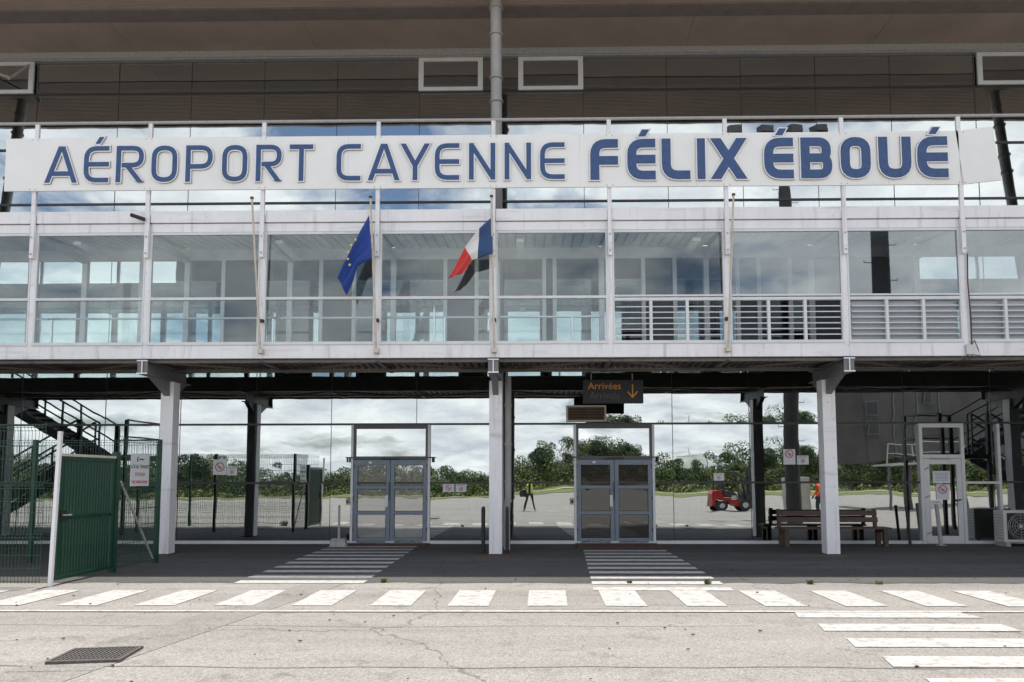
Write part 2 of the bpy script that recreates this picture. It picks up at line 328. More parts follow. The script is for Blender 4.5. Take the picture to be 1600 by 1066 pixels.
# --- painted markings, one object each
mk = lambda pts, n='painted_stripe', z=0.0075: sheet(n, 'road_paint', pts, z, ground)
def jit(a=0.012): return random.uniform(-a, a)
for i in range(-3, 15):                                     # zebra bars of the walkway along the building
    x = -6.17 + 1.022 * i; k = -0.035 * 0
    mk([(x + jit(), -8.36 + jit()), (x + 0.53 + jit(), -8.36 + jit()), (x + 0.55 + jit(), -7.14 + jit()), (x + 0.02 + jit(), -7.14 + jit())])
for i in range(10):                                         # crossing to the right-hand door
    y = -1.52 - 0.592 * i
    mk([(1.20 - 0.03 * i + jit(), y - 0.30), (3.08 - 0.01 * i + jit(), y - 0.30), (3.09 - 0.01 * i, y), (1.22 - 0.03 * i, y)])
for i in range(10):                                         # crossing to the left-hand door
    y = -0.65 - 0.615 * i
    mk([(-4.86 + 0.02 * i + jit(), y - 0.29), (-2.72 + 0.01 * i + jit(), y - 0.29), (-2.71 + 0.01 * i, y), (-4.85 + 0.02 * i, y)])
for i in range(7):                                          # crossing in front, right
    y = -8.72 - 0.70 * i
    mk([(3.16, y - 0.36), (5.3 + jit(.03), y - 0.36), (5.25 + jit(.03), y), (3.24, y)], z=0.0075)
mk([(-30, -8.83), (30, -8.72), (30, -8.63), (-30, -8.74)], 'painted_line', 0.0112)
for (x, y, a, l) in ((-2.2, -19.5, 0.95, 3.0), (0.9, -18.6, 0.35, 2.0), (6.5, -14.5, -1.2, 2.6), (-9, -22, 1.3, 9), (-14, -26, 1.35, 14), (5, -30, 1.4, 16)):
    d = Vector((math.sin(a), math.cos(a))); n = Vector((d.y, -d.x)) * 0.08; p = Vector((x, y))
    mk([tuple(p - n), tuple(p + n), tuple(p + d * l + n), tuple(p + d * l - n)], 'painted_line')
jn = [(x * .5, -11.2 + .025 * math.sin(x * 1.7) + .02 * math.sin(x * .43)) for x in range(-24, 25)]
sheet('paving_joint', 'patch', jn + [(x, y - .018) for x, y in jn[::-1]], .0046, ground)
jn = [(x * .5, -9.55 + .03 * math.sin(x * 1.1 + 2) + .03 * math.sin(x * .5)) for x in range(-24, 6)]
sheet('paving_joint', 'patch', jn + [(x, y - .012) for x, y in jn[::-1]], .0046, ground)
# trench patch and drain grate
sheet('trench_patch', 'patch', [(-4.5, -11.4), (-3.75, -11.35), (-2.9, -6.5), (-3.55, -6.5)], 0.004, ground)
sheet('trench_patch', 'patch', [(-5.0, -14.5), (-4.2, -14.5), (-3.75, -11.36), (-4.5, -11.41)], 0.0042, ground)
t = empty('drain_grate', (-4.03, -10.88, 0), R(8)); t.scale = (.92, .9, 1); tag(t, 'dark iron drain grate set in the tarmac near the front', 'drain')
MB().box(-.34, .34, -.28, -.245, 0.005, 0.03).box(-.34, .34, .245, .28, 0.005, 0.03).box(-.34, -.305, -.245, .245, 0.005, 0.03).box(.305, .34, -.245, .245, 0.005, 0.03).build('grate_frame', 'cast_iron', t)
bx('pit', 'black', t, -.304, .304, -.244, .244, 0.0045, 0.010)
me = MB().box(-.009, .009, -.243, .243, 0.011, 0.027).mesh('grate_bar', 'cast_iron')
for i in range(15): link('grate_bar', me, t, (-.28 + .04 * i, 0, 0))
me = MB().box(-.303, .303, -.007, .007, 0.011, 0.024).mesh('cross_bar', 'cast_iron')
for i in range(7): link('cross_bar', me, t, (0, -.21 + .07 * i, 0))
# ------------------------------------------------------------------ terminal building
T = empty('terminal_building'); tag(T, 'glass fronted airport terminal building with a deep brown roof overhang', 'building')
XM = [-15.24]; pat = [2.18, 2.18, 1.94, 1.94, 1.94, 2.18, 2.13]
while XM[-1] < 27: XM.append(XM[-1] + pat[(len(XM) - 1) % 7])
left = [-15.24]
while left[-1] > -28: left.append(left[-1] - pat[::-1][(len(left) - 1) % 7])
XM = sorted(set(left[1:] + XM)); X0, X1 = XM[0], XM[-1]
ZT = [0.08, 1.53, 3.02, 4.55, 6.05, 7.5, 8.82, 10.3, 11.80, 12.68]
D1, D2, D3 = (-4.47, -2.58), (1.17, 3.08), (9.83, 10.78)
bx('sill', 'frame_white', T, X0, X1, -0.05, 0.06, 0.0, 0.08)
for i, z in enumerate(ZT[1:-1]): bx('transom', 'frame_dark', T, X0, X1, -0.035, 0.03, z - 0.025, z + 0.025)
doors = (D1, D2, D3)
def in_door(a, b, top): return top < 3.1 and any(a < d[1] - .02 and b > d[0] + .02 for d in doors)
for x in XM:
    segs = [(0.08, 12.68)]
    if any(d[0] - .1 < x < d[1] + .1 for d in doors): segs = [(3.045, 12.68)]
    for a, b in segs: bx('mullion', 'frame_dark', T, x - .005, x + .005, -0.015, 0.03, a, b)
def pane(x0, x1, z0, z1, mat='facade_glass', rx=None, rz=None):
    me = MB().box(-(x1 - x0) / 2, (x1 - x0) / 2, -.006, .006, -(z1 - z0) / 2, (z1 - z0) / 2).mesh('glass_pane', mat)
    rx = random.gauss(0, 0.0006) if rx is None else rx; rz = random.gauss(0, 0.0008) if rz is None else rz
    return link('glass_pane', me, T, ((x0 + x1) / 2, 0.0, (z0 + z1) / 2), (rx, 0, rz))
for i in range(len(XM) - 1):
    for j in range(len(ZT) - 1):
        a, b, z0, z1 = XM[i] + .008, XM[i + 1] - .008, ZT[j] + .026 * (j > 0), ZT[j + 1] - .026
        rx = None
        if j == 2 and a > 0.6: rx = 0.022 + random.gauss(0, .0015)        # this row leans out: it mirrors the tree tops
        if j < 2:                                                        # leave the doorways free
            pieces = [(a, b)]
            for d in doors:
                np_ = []
                for (p, q) in pieces:
                    lo, hi = d[0] - .06, d[1] + .06
                    if q <= lo or p >= hi: np_.append((p, q)); continue
                    if p < lo: np_.append((p, lo))
                    if q > hi: np_.append((hi, q))
                pieces = np_
            for (p, q) in pieces:
                if q - p > .05: pane(p, q, z0, z1, rx=random.gauss(-.0042 if p > 3.1 else -.0012, .0006))
        else: pane(a, b, z0, z1, rx=rx)
# interior shell behind the glass
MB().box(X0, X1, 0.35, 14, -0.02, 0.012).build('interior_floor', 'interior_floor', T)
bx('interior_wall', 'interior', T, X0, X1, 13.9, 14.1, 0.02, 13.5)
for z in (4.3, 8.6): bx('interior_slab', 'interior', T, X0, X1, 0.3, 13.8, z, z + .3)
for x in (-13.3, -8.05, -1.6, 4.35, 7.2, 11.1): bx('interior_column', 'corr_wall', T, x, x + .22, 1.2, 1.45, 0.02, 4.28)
# roof: head beam, soffit panels, ribbed outer soffit, edge
MB().box(X0, X1, -0.12, 0.1, 12.70, 12.80).box(X0, X1, -0.16, -0.12, 12.73, 12.90).build('head_beam', 'galv', T)
xj = [X0 + 4.83 * k for k in range(int((X1 - X0) / 4.83) + 1)]
for a, b in zip(xj[:-1], xj[1:]):
    MB().hexa([(a + .004, -1.28, 12.94), (b - .004, -1.28, 12.94), (b - .004, -.125, 12.905), (a + .004, -.125, 12.905), (a + .004, -1.28, 13.0), (b - .004, -1.28, 13.0), (b - .004, -.125, 13.0), (a + .004, -.125, 13.0)]).build('soffit_panel', 'soffit', T)
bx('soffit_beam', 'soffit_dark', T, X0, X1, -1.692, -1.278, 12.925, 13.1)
for a, b in zip(xj[:-1], xj[1:]):
    m = MB(); n = 26; y = -1.69
    prof = []
    for k in range(n):
        yy = y - k * .076; prof += [(yy, 12.97), (yy - .05, 12.97), (yy - .056, 12.985), (yy - .070, 12.985)]
    prof = [(p[0], p[1]) for p in prof]; prof += [(prof[-1][0], 13.06), (y, 13.06)]
    m.prism(prof, a + .003, b - .003, 'yz'); m.build('ribbed_soffit', 'soffit', T)
MB().box(X0, X1, -3.78, -3.68, 12.9, 13.35).build('roof_edge', 'galv', T)
MB().hexa([(X0, -3.78, 13.36), (X1, -3.78, 13.36), (X1, 14, 14.4), (X0, 14, 14.4), (X0, -3.78, 13.45), (X1, -3.78, 13.45), (X1, 14, 14.5), (X0, 14, 14.5)]).build('roof', 'roof_metal', T)
for sx in (X0, X1 - .2): bx('end_wall', 'corr_wall', T, sx, sx + .2, 0.07, 14, 0.0, 13.3)
# hopper windows high in the glass
for (a, b, z0, z1, op) in ((-2.90, -1.21, 11.79, 12.69, 0), (-0.28, 1.42, 11.79, 12.69, 0), (11.66, 13.35, 11.82, 12.69, 0), (-14.82, -13.13, 11.82, 12.69, .5)):
    wf = empty('hopper_window', ((a + b) / 2, -0.05, z1)); wf.parent = T; W = (b - a) / 2; Hh = z1 - z0
    wf.rotation_euler = (0, 0, 0)
    MB().box(-W, W, -.05, .0, -.10, 0).box(-W, W, -.05, 0, -Hh, -Hh + .10).box(-W, -W + .13, -.05, 0, -Hh + .10, -.10).box(W - .13, W, -.05, 0, -Hh + .10, -.10).build('window_frame', 'frame_white', wf)
    if op: MB().bar((-W + .1, -.03, -.1), (W - .25, -.5, -Hh + .15), .05).bar((W - .12, -.06, -.1), (W - .3, -.5, -Hh + .12), .05).build('stay', 'galv', wf)
    me = MB().box(-W + .13, W - .13, -.03, -.02, -Hh + .10, -.10).mesh('window_pane', 'facade_glass'); link('window_pane', me, wf, (0, 0, 0), (-0.002, 0, 0))
# leaning roof columns
for x in (-15.24, -0.76, 13.73):
    c = MB(); a, b = Vector((x, -.55, 0)), Vector((x, -2.32, 13.0)); c.tube([a, b], .13, 18)
    for tt in (.12, .3, .5, .655, .70, .80, .84, .915, .96):
        p = a.lerp(b, tt); d = (b - a).normalized() * .012; c.tube([p - d, p + d], .165, 18)
    c.build('roof_column', 'pipe_grey', T, smooth=True)
c = MB().tube([(-.50, -1.55, 4.0), (-.50, -1.55, 1.2), (-.53, -1.55, .9), (-.53, -1.55, 0.02)], .075, 12)
for z in (.6, 1.1, 2.4, 3.3): c.tube([(-.50 - .03 * (z < 1), -1.55, z), (-.50 - .03 * (z < 1), -1.55, z + .05)], .092, 12)
c.build('downpipe', 'pipe_grey', T, smooth=True)
# double doors
def double_door(d, mat, top_refl):
    a, b = d; E = empty('double_door', ((a + b) / 2, -0.02, 0)); E.parent = T; W = (b - a) / 2
    f = MB().box(-W - .06, -W, -.05, .05, 0, 3.0).box(W, W + .06, -.05, .05, 0, 3.0)
    f.build('door_jamb', 'frame_white', E)
    MB().box(-W, -W + .06, -.04, .04, 2.2, 3.0).box(W - .06, W, -.04, .04, 2.2, 3.0).box(-W + .06, W - .06, -.04, .04, 2.90, 3.0).box(-W, W, -.055, .045, 2.12, 2.2).build('transom_frame', 'pipe_dark', E)
    me = MB().box(-W + .06, W - .06, -.006, .006, 2.2, 2.90).mesh('transom_pane', 'facade_glass'); link('transom_pane', me, E, (0, 0.0, 0), (-0.0006, 0, 0))
    for s in (-1, 1):
        x0, x1 = (-W + .012, -.006) if s < 0 else (.006, W - .012)
        l = MB().box(x0, x0 + .10, -.03, .03, .03, 2.11).box(x1 - .10, x1, -.03, .03, .03, 2.11)
        zs = [.03, .15, .74, .82, 1.38, 1.46, 1.98, 2.11]
        for k in range(0, 8, 2): l.box(x0 + .10, x1 - .10, -.03, .03, zs[k], zs[k + 1])
        l.build('door_leaf', 'door_blue', E)
        for k in (1, 3, 5):
            me = MB().box(x0 + .10, x1 - .10, -.005, .005, zs[k], zs[k + 1]).mesh('door_pane', mat); link('door_pane', me, E, (0, 0, 0), (random.gauss(0, .002), 0, random.gauss(0, .002)))
            gk = MB().box(x0 + .10, x1 - .10, -.034, -.0305, zs[k], zs[k] + .008).box(x0 + .10, x1 - .10, -.034, -.0305, zs[k + 1] - .008, zs[k + 1]).box(x0 + .10, x0 + .108, -.034, -.0305, zs[k] + .008, zs[k + 1] - .008).box(x1 - .108, x1 - .10, -.034, -.0305, zs[k] + .008, zs[k + 1] - .008)
            gk.build('gasket', 'black', E)
        for zz in (.3, 1.1, 1.9): bx('hinge', 'pipe_dark', E, (x0 - .004 if s < 0 else x1 - .02), (x0 + .02 if s < 0 else x1 + .004), -.045, -.031, zz, zz + .1)
    bx('handle_plate', 'frame_white', E, -.12, -.05, -.05, -.032, .93, 1.22)
    MB().tube([(-.02, -.07, 1.1), (-.02, -.07, 1.55)], .012, 8).build('pull_handle', 'pipe_dark', E)
    MB().box(-.23, .23, -.09, -.056, 2.125, 2.155).build('door_closer', 'black', E)
    for s in (-1, 1): MB().bar((s * W, -.06, 2.17), (s * (W + .18), -.10, 2.17), .025).box(s * (W + .13) - .02, s * (W + .13) + .02, -.12, -.08, 2.05, 2.17).build('sensor_arm', 'black', E)
    MB().box(-W - .16, -W - .07, -.09, -.051, .98, 1.14).build('badge_reader', 'cream', E)
    bx('reader_face', 'black', E, -W - .14, -W - .09, -.095, -.0905, 1.02, 1.10)
    MB().box(-.55, -.47, -.05, -.031, 2.02, 2.07).build('sensor', 'white_paint', E)
    return E
double_door(D1, 'door_glass_pale', 0); double_door(D2, 'door_glass_dark', 0)
# single white door with its side frame
E = empty('white_door', (0, -0.02, 0)); E.parent = T
MB().box(9.75, 9.83, -.06, .05, 0, 3.0).box(10.78, 10.86, -.06, .05, 0, 3.0).box(9.83, 10.78, -.06, .05, 2.90, 3.0).box(9.83, 10.78, -.06, .05, 2.13, 2.22).build('door_frame', 'frame_white', E)
MB().box(9.84, 9.98, -.05, .0, .02, 2.12).box(10.65, 10.77, -.05, 0, .02, 2.12).box(9.98, 10.65, -.05, 0, .02, .2).box(9.98, 10.65, -.05, 0, 1.98, 2.12).build('door_leaf', 'frame_white', E)
me = MB().box(9.98, 10.65, -.03, -.02, .2, 1.98).mesh('door_pane', 'facade_glass'); link('door_pane', me, E)
me = MB().box(9.83, 10.78, -.03, -.02, 2.22, 2.90).mesh('door_pane', 'facade_glass'); link('door_pane', me, E)
MB().bar((10.70, -.09, 1.1), (10.56, -.09, 1.06), .025).bar((10.7, -.05, 1.1), (10.7, -.10, 1.1), .025).build('door_handle', 'black', E)
for z in (.25, 1.15, 1.85): MB().bar((9.86, -.065, z), (9.95, -.065, z + .05), .03).build('hinge', 'pipe_grey', E)
MB().box(10.0, 10.5, -.08, -.061, 2.10, 2.14).build('door_closer', 'pipe_grey', E)
MB().box(11.70, 11.77, -.06, .03, .0805, 2.99).box(10.861, 11.70, -.06, .03, 1.49, 1.55).build('side_frame', 'frame_white', T)
# louvre vent over the right-hand door
E = empty('louvre_vent', (1.43, -0.03, 3.07)); E.parent = T
MB().box(-.5, .5, -.06, 0, 0, .04).box(-.5, .5, -.06, 0, .37, .41).box(-.5, -.46, -.06, 0, .04, .37).box(.46, .5, -.06, 0, .04, .37).box(-.46, .46, -.01, 0, .04, .37).build('vent_frame', 'cream', E)
me = MB().hexa([(-.459, -.055, 0), (.459, -.055, 0), (.459, -.02, .028), (-.459, -.02, .028), (-.459, -.055, .008), (.459, -.055, .008), (.459, -.02, .036), (-.459, -.02, .036)]).mesh('vent_slat', 'rust')
for k in range(8): link('vent_slat', me, E, (0, 0, .045 + .04 * k))
# ------------------------------------------------------------------ elevated walkway
Wk = empty('elevated_walkway', (0, 0, 0)); tag(Wk, 'white steel walkway with glazed sides raised on white columns', 'walkway')
YF, YB = -3.37, -1.72
XP = [-0.745 + 2.415 * i for i in range(-8, 9)]
xa, xb = XP[0], XP[-1]
for i in range(len(XP) - 1):
    a, b = XP[i] + .052, XP[i + 1] - .052
    bx('lower_fascia', 'white_paint', Wk, a - .001, b + .001, YF - .03, YF + .06, 4.126, 4.40)
    bx('sill_rail', 'frame_white', Wk, a, b, YF - .05, YF + .05, 4.403, 4.465)
    bx('upper_fascia', 'white_paint', Wk, a - .003, b + .003, YF - .03, YF + .05, 6.805, 6.98)
    bx('roof_fascia', 'white_paint', Wk, a - .003, b + .003, YF - .06, YF + .05, 7.0, 7.249)
    MB().box(a, a + .035, YF - .028, YF + .03, 4.466, 6.80).box(b - .035, b, YF - .028, YF + .03, 4.466, 6.80).box(a + .035, b - .035, YF - .028, YF + .03, 6.745, 6.80).build('window_frame', 'frame_white', Wk)
    louv = XP[i] > 1.5
    strong = XP[i] > 3.9
    gm = 'walk_glass_strong' if strong else 'walk_glass'
    zb = 5.42
    tr_ = MB().box(a + .036, b - .036, YF - .04, YF + .03, 5.30 if louv else 5.355, 5.36 if louv else 5.41)
    if louv: tr_.box(a + .036, b - .036, YF - .035, YF + .03, 5.385, 5.42)
    tr_.build('window_transom', 'frame_white', Wk)
    def wp(x0, x1, z0, z1, mat):
        me = MB().box(-(x1 - x0) / 2, (x1 - x0) / 2, -.005, .005, -(z1 - z0) / 2, (z1 - z0) / 2).mesh('window_pane', mat)
        link('window_pane', me, Wk, ((x0 + x1) / 2, YF, (z0 + z1) / 2), (random.gauss(0, .0012), 0, random.gauss(0, .0012)))
    wp(a + .036, b - .036, zb, 6.744, gm)
    if not louv: wp(a + .036, b - .036, 4.466, 5.354, gm)
    else:
        w3 = (b - a - .07) / 3
        for k in (1, 2): bx('louvre_mullion', 'frame_white', Wk, a + .035 + w3 * k - .03, a + .035 + w3 * k + .03, YF - .035, YF + .03, 4.466, 5.299)
        grey = 4.0 < XP[i] + 1 < 5.9
        me = MB().hexa([(-w3 / 2 + .032, -.035, -.012), (w3 / 2 - .032, -.035, -.012), (w3 / 2 - .032, .05, .022), (-w3 / 2 + .032, .05, .022), (-w3 / 2 + .032, -.035, .006), (w3 / 2 - .032, -.035, .006), (w3 / 2 - .032, .05, .034), (-w3 / 2 + .032, .05, .034)]).mesh('louvre_slat', 'slat_white')
        for k in range(3):
            for q in range(6): link('louvre_slat', me, Wk, (a + .035 + w3 * (k + .5), YF, 4.58 + .118 * q))
        if XP[i] > 6: wp(a + .036, b - .036, 4.466, 5.299, 'louvre_glass')
for o in [o for o in Wk.children if o.name.startswith('window_pane') and o.data.materials[0].name == 'louvre_glass']: o.location.y += .09
for x in XP:
    bx('post', 'white_paint', Wk, x - .05, x + .05, YF - .02, YF + .08, 4.127, 6.985)
    MB().box(x - .045, x + .04, YF - .115, YF - .062, 6.24, 9.13).box(x - .045, x + .04, YF - .061, YF - .021, 6.24, 6.36).build('hanger_bar', 'white_paint', Wk, bevel=.004)
    for z in (6.33, 6.68):
        c = MB().tube([(x, YF - .116, z), (x, YF - .135, z)], .018, 6); c.build('bolt', 'galv', Wk)
    # rear wall post, roof cross beam, floor joist
    bx('rear_post', 'corr_wall', Wk, x - .06, x + .06, YB - .05, YB + .05, 4.30, 7.0)
    bx('roof_beam', 'corr_wall', Wk, x - .05, x + .05, YF + .06, YB - .055, 6.66, 6.80)
    MB().box(x - .05, x + .05, YF + .07, YB - .07, 4.055, 4.065).box(x - .006, x + .006, YF + .07, YB - .07, 4.065, 4.14).box(x - .05, x + .05, YF + .07, YB - .07, 4.14, 4.15).build('floor_joist', 'deck_steel', Wk)
for i in range(len(XP) - 1):
    a, b = XP[i], XP[i + 1]
    bx('rear_header', 'corr_wall', Wk, a + .061, b - .061, YB - .03, YB + .04, 6.74, 7.058)
    bx('rear_sill', 'corr_wall', Wk, a + .061, b - .061, YB - .03, YB + .04, 4.40, 4.50)
    spl = {4: (.55,), 5: (.35, .75), 6: (.3, .62), 7: (.5, .8), 8: (.45, .55), 9: (.4, .7), 10: (.3, .5, .8)}.get(i, ())
    cuts = [a + .061] + [a + (b - a) * s for s in spl] + [b - .061]
    for k in range(len(cuts) - 1):
        if k: bx('rear_mullion', 'corr_wall', Wk, cuts[k] - .045, cuts[k] + .045, YB - .035, YB + .04, 4.501, 6.739)
        p, q = cuts[k] + (.046 if k else 0), cuts[k + 1] - (.046 if k < len(cuts) - 2 else 0)
        dark = (i, k) in ((6, 1), (7, 1), (8, 1), (5, 1), (9, 1), (10, 1), (11, 0))
        me = MB().box(p, q, YB - .005, YB + .005, 4.501, 6.739).mesh('rear_pane', 'panel_dark' if dark else 'back_glass'); link('rear_pane', me, Wk)
    # ribbed ceiling
    prof = []; n = 11; wdt = (b - a - .11) / n
    for k in range(n):
        x = a + .055 + k * wdt; prof += [(x, 0), (x + wdt * .76, 0), (x + wdt * .80, .05), (x + wdt * .96, .05)]
    c = MB(); nb = len(prof)
    for (yy, zz) in ((YF + .055, 6.83), (YB - .035, 6.99)):
        c.v += [(p[0], yy, zz + p[1]) for p in prof]
    for k in range(nb - 1): c.f.append((k, k + 1, nb + k + 1, nb + k)); c.m.append(0)
    c.build('ribbed_ceiling', 'corr_wall', Wk)
    # ribbed steel deck below
    prof = []; n = 15; wdt = (b - a) / n
    for k in range(n):
        x = a + k * wdt; prof += [(x, 4.152), (x + wdt * .5, 4.152), (x + wdt * .58, 4.20), (x + wdt * .92, 4.20)]
    prof += [(b, 4.30), (a, 4.30)]
    MB().prism(prof, YF + .065, YB - .065).build('deck', 'deck_steel', Wk)
    bx('floor', 'corr_floor', Wk, a, b, YF + .065, YB - .065, 4.303, 4.40)
bx('walkway_roof', 'roof_metal', Wk, xa, xb, YF + .055, YB + .06, 7.06, 7.2)
bx('rear_beam', 'rear_beige', Wk, xa, xb, YB - .06, YB + .06, 4.09, 4.30)
MB().box(xa, xb, YB + .045, YB + .065, 4.302, 4.47).build('rear_trim', 'rear_beige', Wk)
bx('edge_channel', 'deck_steel', Wk, xa, xb, YF + .07, YF + .15, 4.05, 4.11)
for i in range(len(XP) - 1):                               # diagonal wind bracing under the deck
    a, b = XP[i], XP[i + 1]; s = i % 2
    MB().bar((a if s else b, YF + .2, 4.095), (b if s else a, YB - .1, 4.095), .05, .04).build('brace', 'deck_steel', Wk)
for sx in (xa - .06, xb): bx('end_wall', 'corr_wall', Wk, sx, sx + .06, YF + .085, YB - .055, 4.305, 7.05)
for x, r in ((-9.7, .0), (-5.35, .0), (3.55, 0), (8.2, 0), (-0.2, 0)):
    MB().box(x - .08, x + .08, -3.1, -1.95, 6.66, 6.73).build('ceiling_light', 'lamp_tube', Wk)
# handrail inside the left part
hr = MB().tube([(xa + .1, -3.05, 5.05), (1.55, -3.05, 5.05)], .025, 8)
hr.build('handrail', 'chrome', Wk, smooth=True)
for x in (-10.2, -8.15, -5.45, -2.02, -1.8, .9): MB().tube([(x, -3.05, 4.41), (x, -3.05, 5.3 if x == -2.02 else 5.04)], .026, 8).build('rail_post', 'chrome', Wk)
# columns with I-beam brackets
def walk_column(x):
    c = MB().box(x - .14, x + .14, -2.45, -2.17, 0.0, 3.78); c.build('column', 'white_paint', Wk, bevel=.006)
    MB().box(x - .19, x + .19, -2.5, -2.12, 0.004, .02).build('base_plate', 'rust', Wk)
    b = MB()
    b.box(x - .11, x + .11, -3.46, -1.66, 4.064, 4.086).box(x - .11, x + .11, -3.46, -1.66, 3.80, 3.822).box(x - .008, x + .008, -3.46, -1.66, 3.822, 4.064)
    b.box(x - .105, x - .009, -3.44, -3.43, 3.823, 4.063).box(x + .009, x + .105, -3.44, -3.43, 3.823, 4.063)
    b.build('bracket_beam', 'bracket_shade', Wk); MB().box(x - .112, x + .112, -3.468, -3.461, 3.798, 3.824).box(x - .112, x + .112, -3.468, -3.461, 4.062, 4.088).box(x - .012, x + .012, -3.468, -3.461, 3.824, 4.062).build('end_plate', 'white_paint', Wk)  # beam colour carries painted shade; only the front end stays white
    MB().prism([(-3.15, 3.798), (-2.452, 3.798), (-2.452, 3.46)], x - .06, x + .06, 'yz').build('haunch', 'bracket_shade', Wk)
    MB().prism([(-1.72, 3.798), (-2.168, 3.798), (-2.168, 3.5)], x - .06, x + .06, 'yz').build('haunch', 'bracket_shade', Wk)
    for s in ():
        p = [(x + s * .142, 3.45), (x + s * .142, 3.95), (x + s * .62, 3.95), (x + s * .62, 3.86)]
        MB().prism(p, -2.38, -2.24).build('haunch', 'deck_steel', Wk)
    MB().box(x - 3.6, x + 3.6, -2.36, -2.26, 4.02, 4.05).build('tie_beam', 'deck_steel', Wk)
for k in (-2, -1, 0, 1, 2): walk_column(-0.745 + 7.245 * k)
MB().tube([(xa, YF - .09, 9.155), (xb, YF - .09, 9.155)], .034, 10).build('top_rail', 'galv', Wk, smooth=True)
# guards at the middle column
for nm, pts in (('left', [(-1.02, -2.5), (-1.02, -2.1)]), ('right', [(-.50, -2.5), (-.50, -2.1)])):
    gd = empty('column_guard', (pts[0][0], -2.3, 0)); tag(gd, 'black hoop guard at the %s side of the middle white column' % nm, 'guard', 'column guards')
    MB().tube([(0, -.2, 0.004), (0, -.2, .98), (0, -.17, 1.0), (0, .17, 1.0), (0, .2, .98), (0, .2, 0.004)], .03, 8).build('hoop', 'black', gd)
    MB().box(-.07, .07, -.27, -.13, 0.005, .02).box(-.07, .07, .13, .27, 0.005, .02).build('foot', 'rust', gd)
# small things on the walkway front
E = empty('security_camera', (-8.15, YF - .062, 7.08)); tag(E, 'small black tube camera on the white fascia at left', 'camera')
MB().tube([(.06, 0, -.01), (.06, -.08, -.01)], .02, 8).build('mount', 'black', E)
MB().tube([(.14, -.1, -.05), (-.12, -.16, .03)], .04, 10).build('housing', 'black', E)
E = empty('junction_box', (8.95, YF - .031, 4.24)); tag(E, 'small grey junction box with loose cable on the lower fascia', 'box')
MB().box(-.07, .07, -.06, 0, -.1, .1).build('housing', 'ac_grey', E)
MB().tube([(.05, -.03, .1), (.1, -.04, .2), (.17, -.04, 0), (.2, -.04, -.12), (.05, -.04, -.1), (-.02, -.04, -.2), (-.06, -.04, -.1)], .008, 6).build('cable', 'black', E)
MB().tube([(.05, -.03, .1), (.06, -.03, .6), (.03, -.03, 1.4), (.05, -.03, 2.0)], .012, 6).build('conduit', 'rust', E)
# ------------------------------------------------------------------ the long name sign
SG = empty('airport_name_sign', (0, 0, 0)); tag(SG, 'long white board with raised blue letters above the walkway', 'sign')
YS = YF - .12
px = [-11.02, -8.61, -6.19, -3.78, -1.36, 1.05, 3.47, 5.88, 7.4, 8.88]
for a, b in zip(px[:-1], px[1:]): bx('board_panel', 'white_board', SG, a + .0015, b - .0015, YS - .03, YS, 7.665, 8.80 + .002 * random.random())
me = MB().box(0, .77, YS - .03, YS, -.57, .57).mesh('board_panel', 'white_board'); link('board_panel', me, SG, (8.885, 0, 8.235), (0, -R(6.5), 0))
for k, x in enumerate(XP):
    if -11 < x < 9:
        for z in (7.7, 8.77): MB().tube([(x + .06, YS - .031, z), (x + .06, YS - .036, z)], .012, 6).tube([(x - .06, YS - .031, z), (x - .06, YS - .036, z)], .012, 6).build('rivet', 'galv', SG)
def rounded(pts, r, closed=False, n=5):
    """polyline with rounded corners; a corner is (x, z, radius or None)"""
    o = []; N_ = len(pts)
    for i, p in enumerate(pts):
        rr = p[2] if len(p) > 2 else 0
        if rr == 0 or (not closed and i in (0, N_ - 1)): o.append(Vector(p[:2])); continue
        P = Vector(p[:2]); A = Vector(pts[i - 1][:2]); B = Vector(pts[(i + 1) % N_][:2])
        da, db = (A - P), (B - P); k = min(rr, da.length * .49, db.length * .49); s, e_ = P + da.normalized() * k, P + db.normalized() * k
        for q in range(n + 1):
            u = q / n; o.append(s * (1 - u) ** 2 + P * 2 * u * (1 - u) + e_ * u * u)
    return o
def ribbon(mb, pts, w, y0, y1, closed=False, ext=0.0):
    P = [p.copy() for p in pts]; n = len(P)
    if not closed and ext:
        P[0] += (P[0] - P[1]).normalized() * ext; P[-1] += (P[-1] - P[-2]).normalized() * ext
    Lf, Rg = [], []
    for i in range(n):
        a = P[i - 1] if (closed or i) else None; b = P[(i + 1) % n] if (closed or i < n - 1) else None
        d1 = (P[i] - a).normalized() if a is not None else None; d2 = (b - P[i]).normalized() if b is not None else None
        if d1 is None: d1 = d2
        if d2 is None: d2 = d1
        nn = Vector((-(d1 + d2).y, (d1 + d2).x)).normalized(); c = max(.45, nn.dot(Vector((-d1.y, d1.x))))
        Lf.append(P[i] + nn * w / 2 / c); Rg.append(P[i] - nn * w / 2 / c)
    b = len(mb.v); m = n if closed else n - 1
    for i in range(n):
        for q in (Lf[i], Rg[i]): mb.v += [(q.x, y0, q.y), (q.x, y1, q.y)]
    for i in range(m):
        j = (i + 1) % n; A, B = b + 4 * i, b + 4 * j
        for q in ((A, B, B + 2, A + 2), (A + 1, A + 3, B + 3, B + 1), (A, A + 1, B + 1, B), (A + 2, B + 2, B + 3, A + 3)): mb.f.append(q); mb.m.append(0)
    if not closed:
        e0, e1 = b, b + 4 * (n - 1); mb.f += [(e0, e0 + 2, e0 + 3, e0 + 1), (e1, e1 + 1, e1 + 3, e1 + 2)]; mb.m += [0, 0]
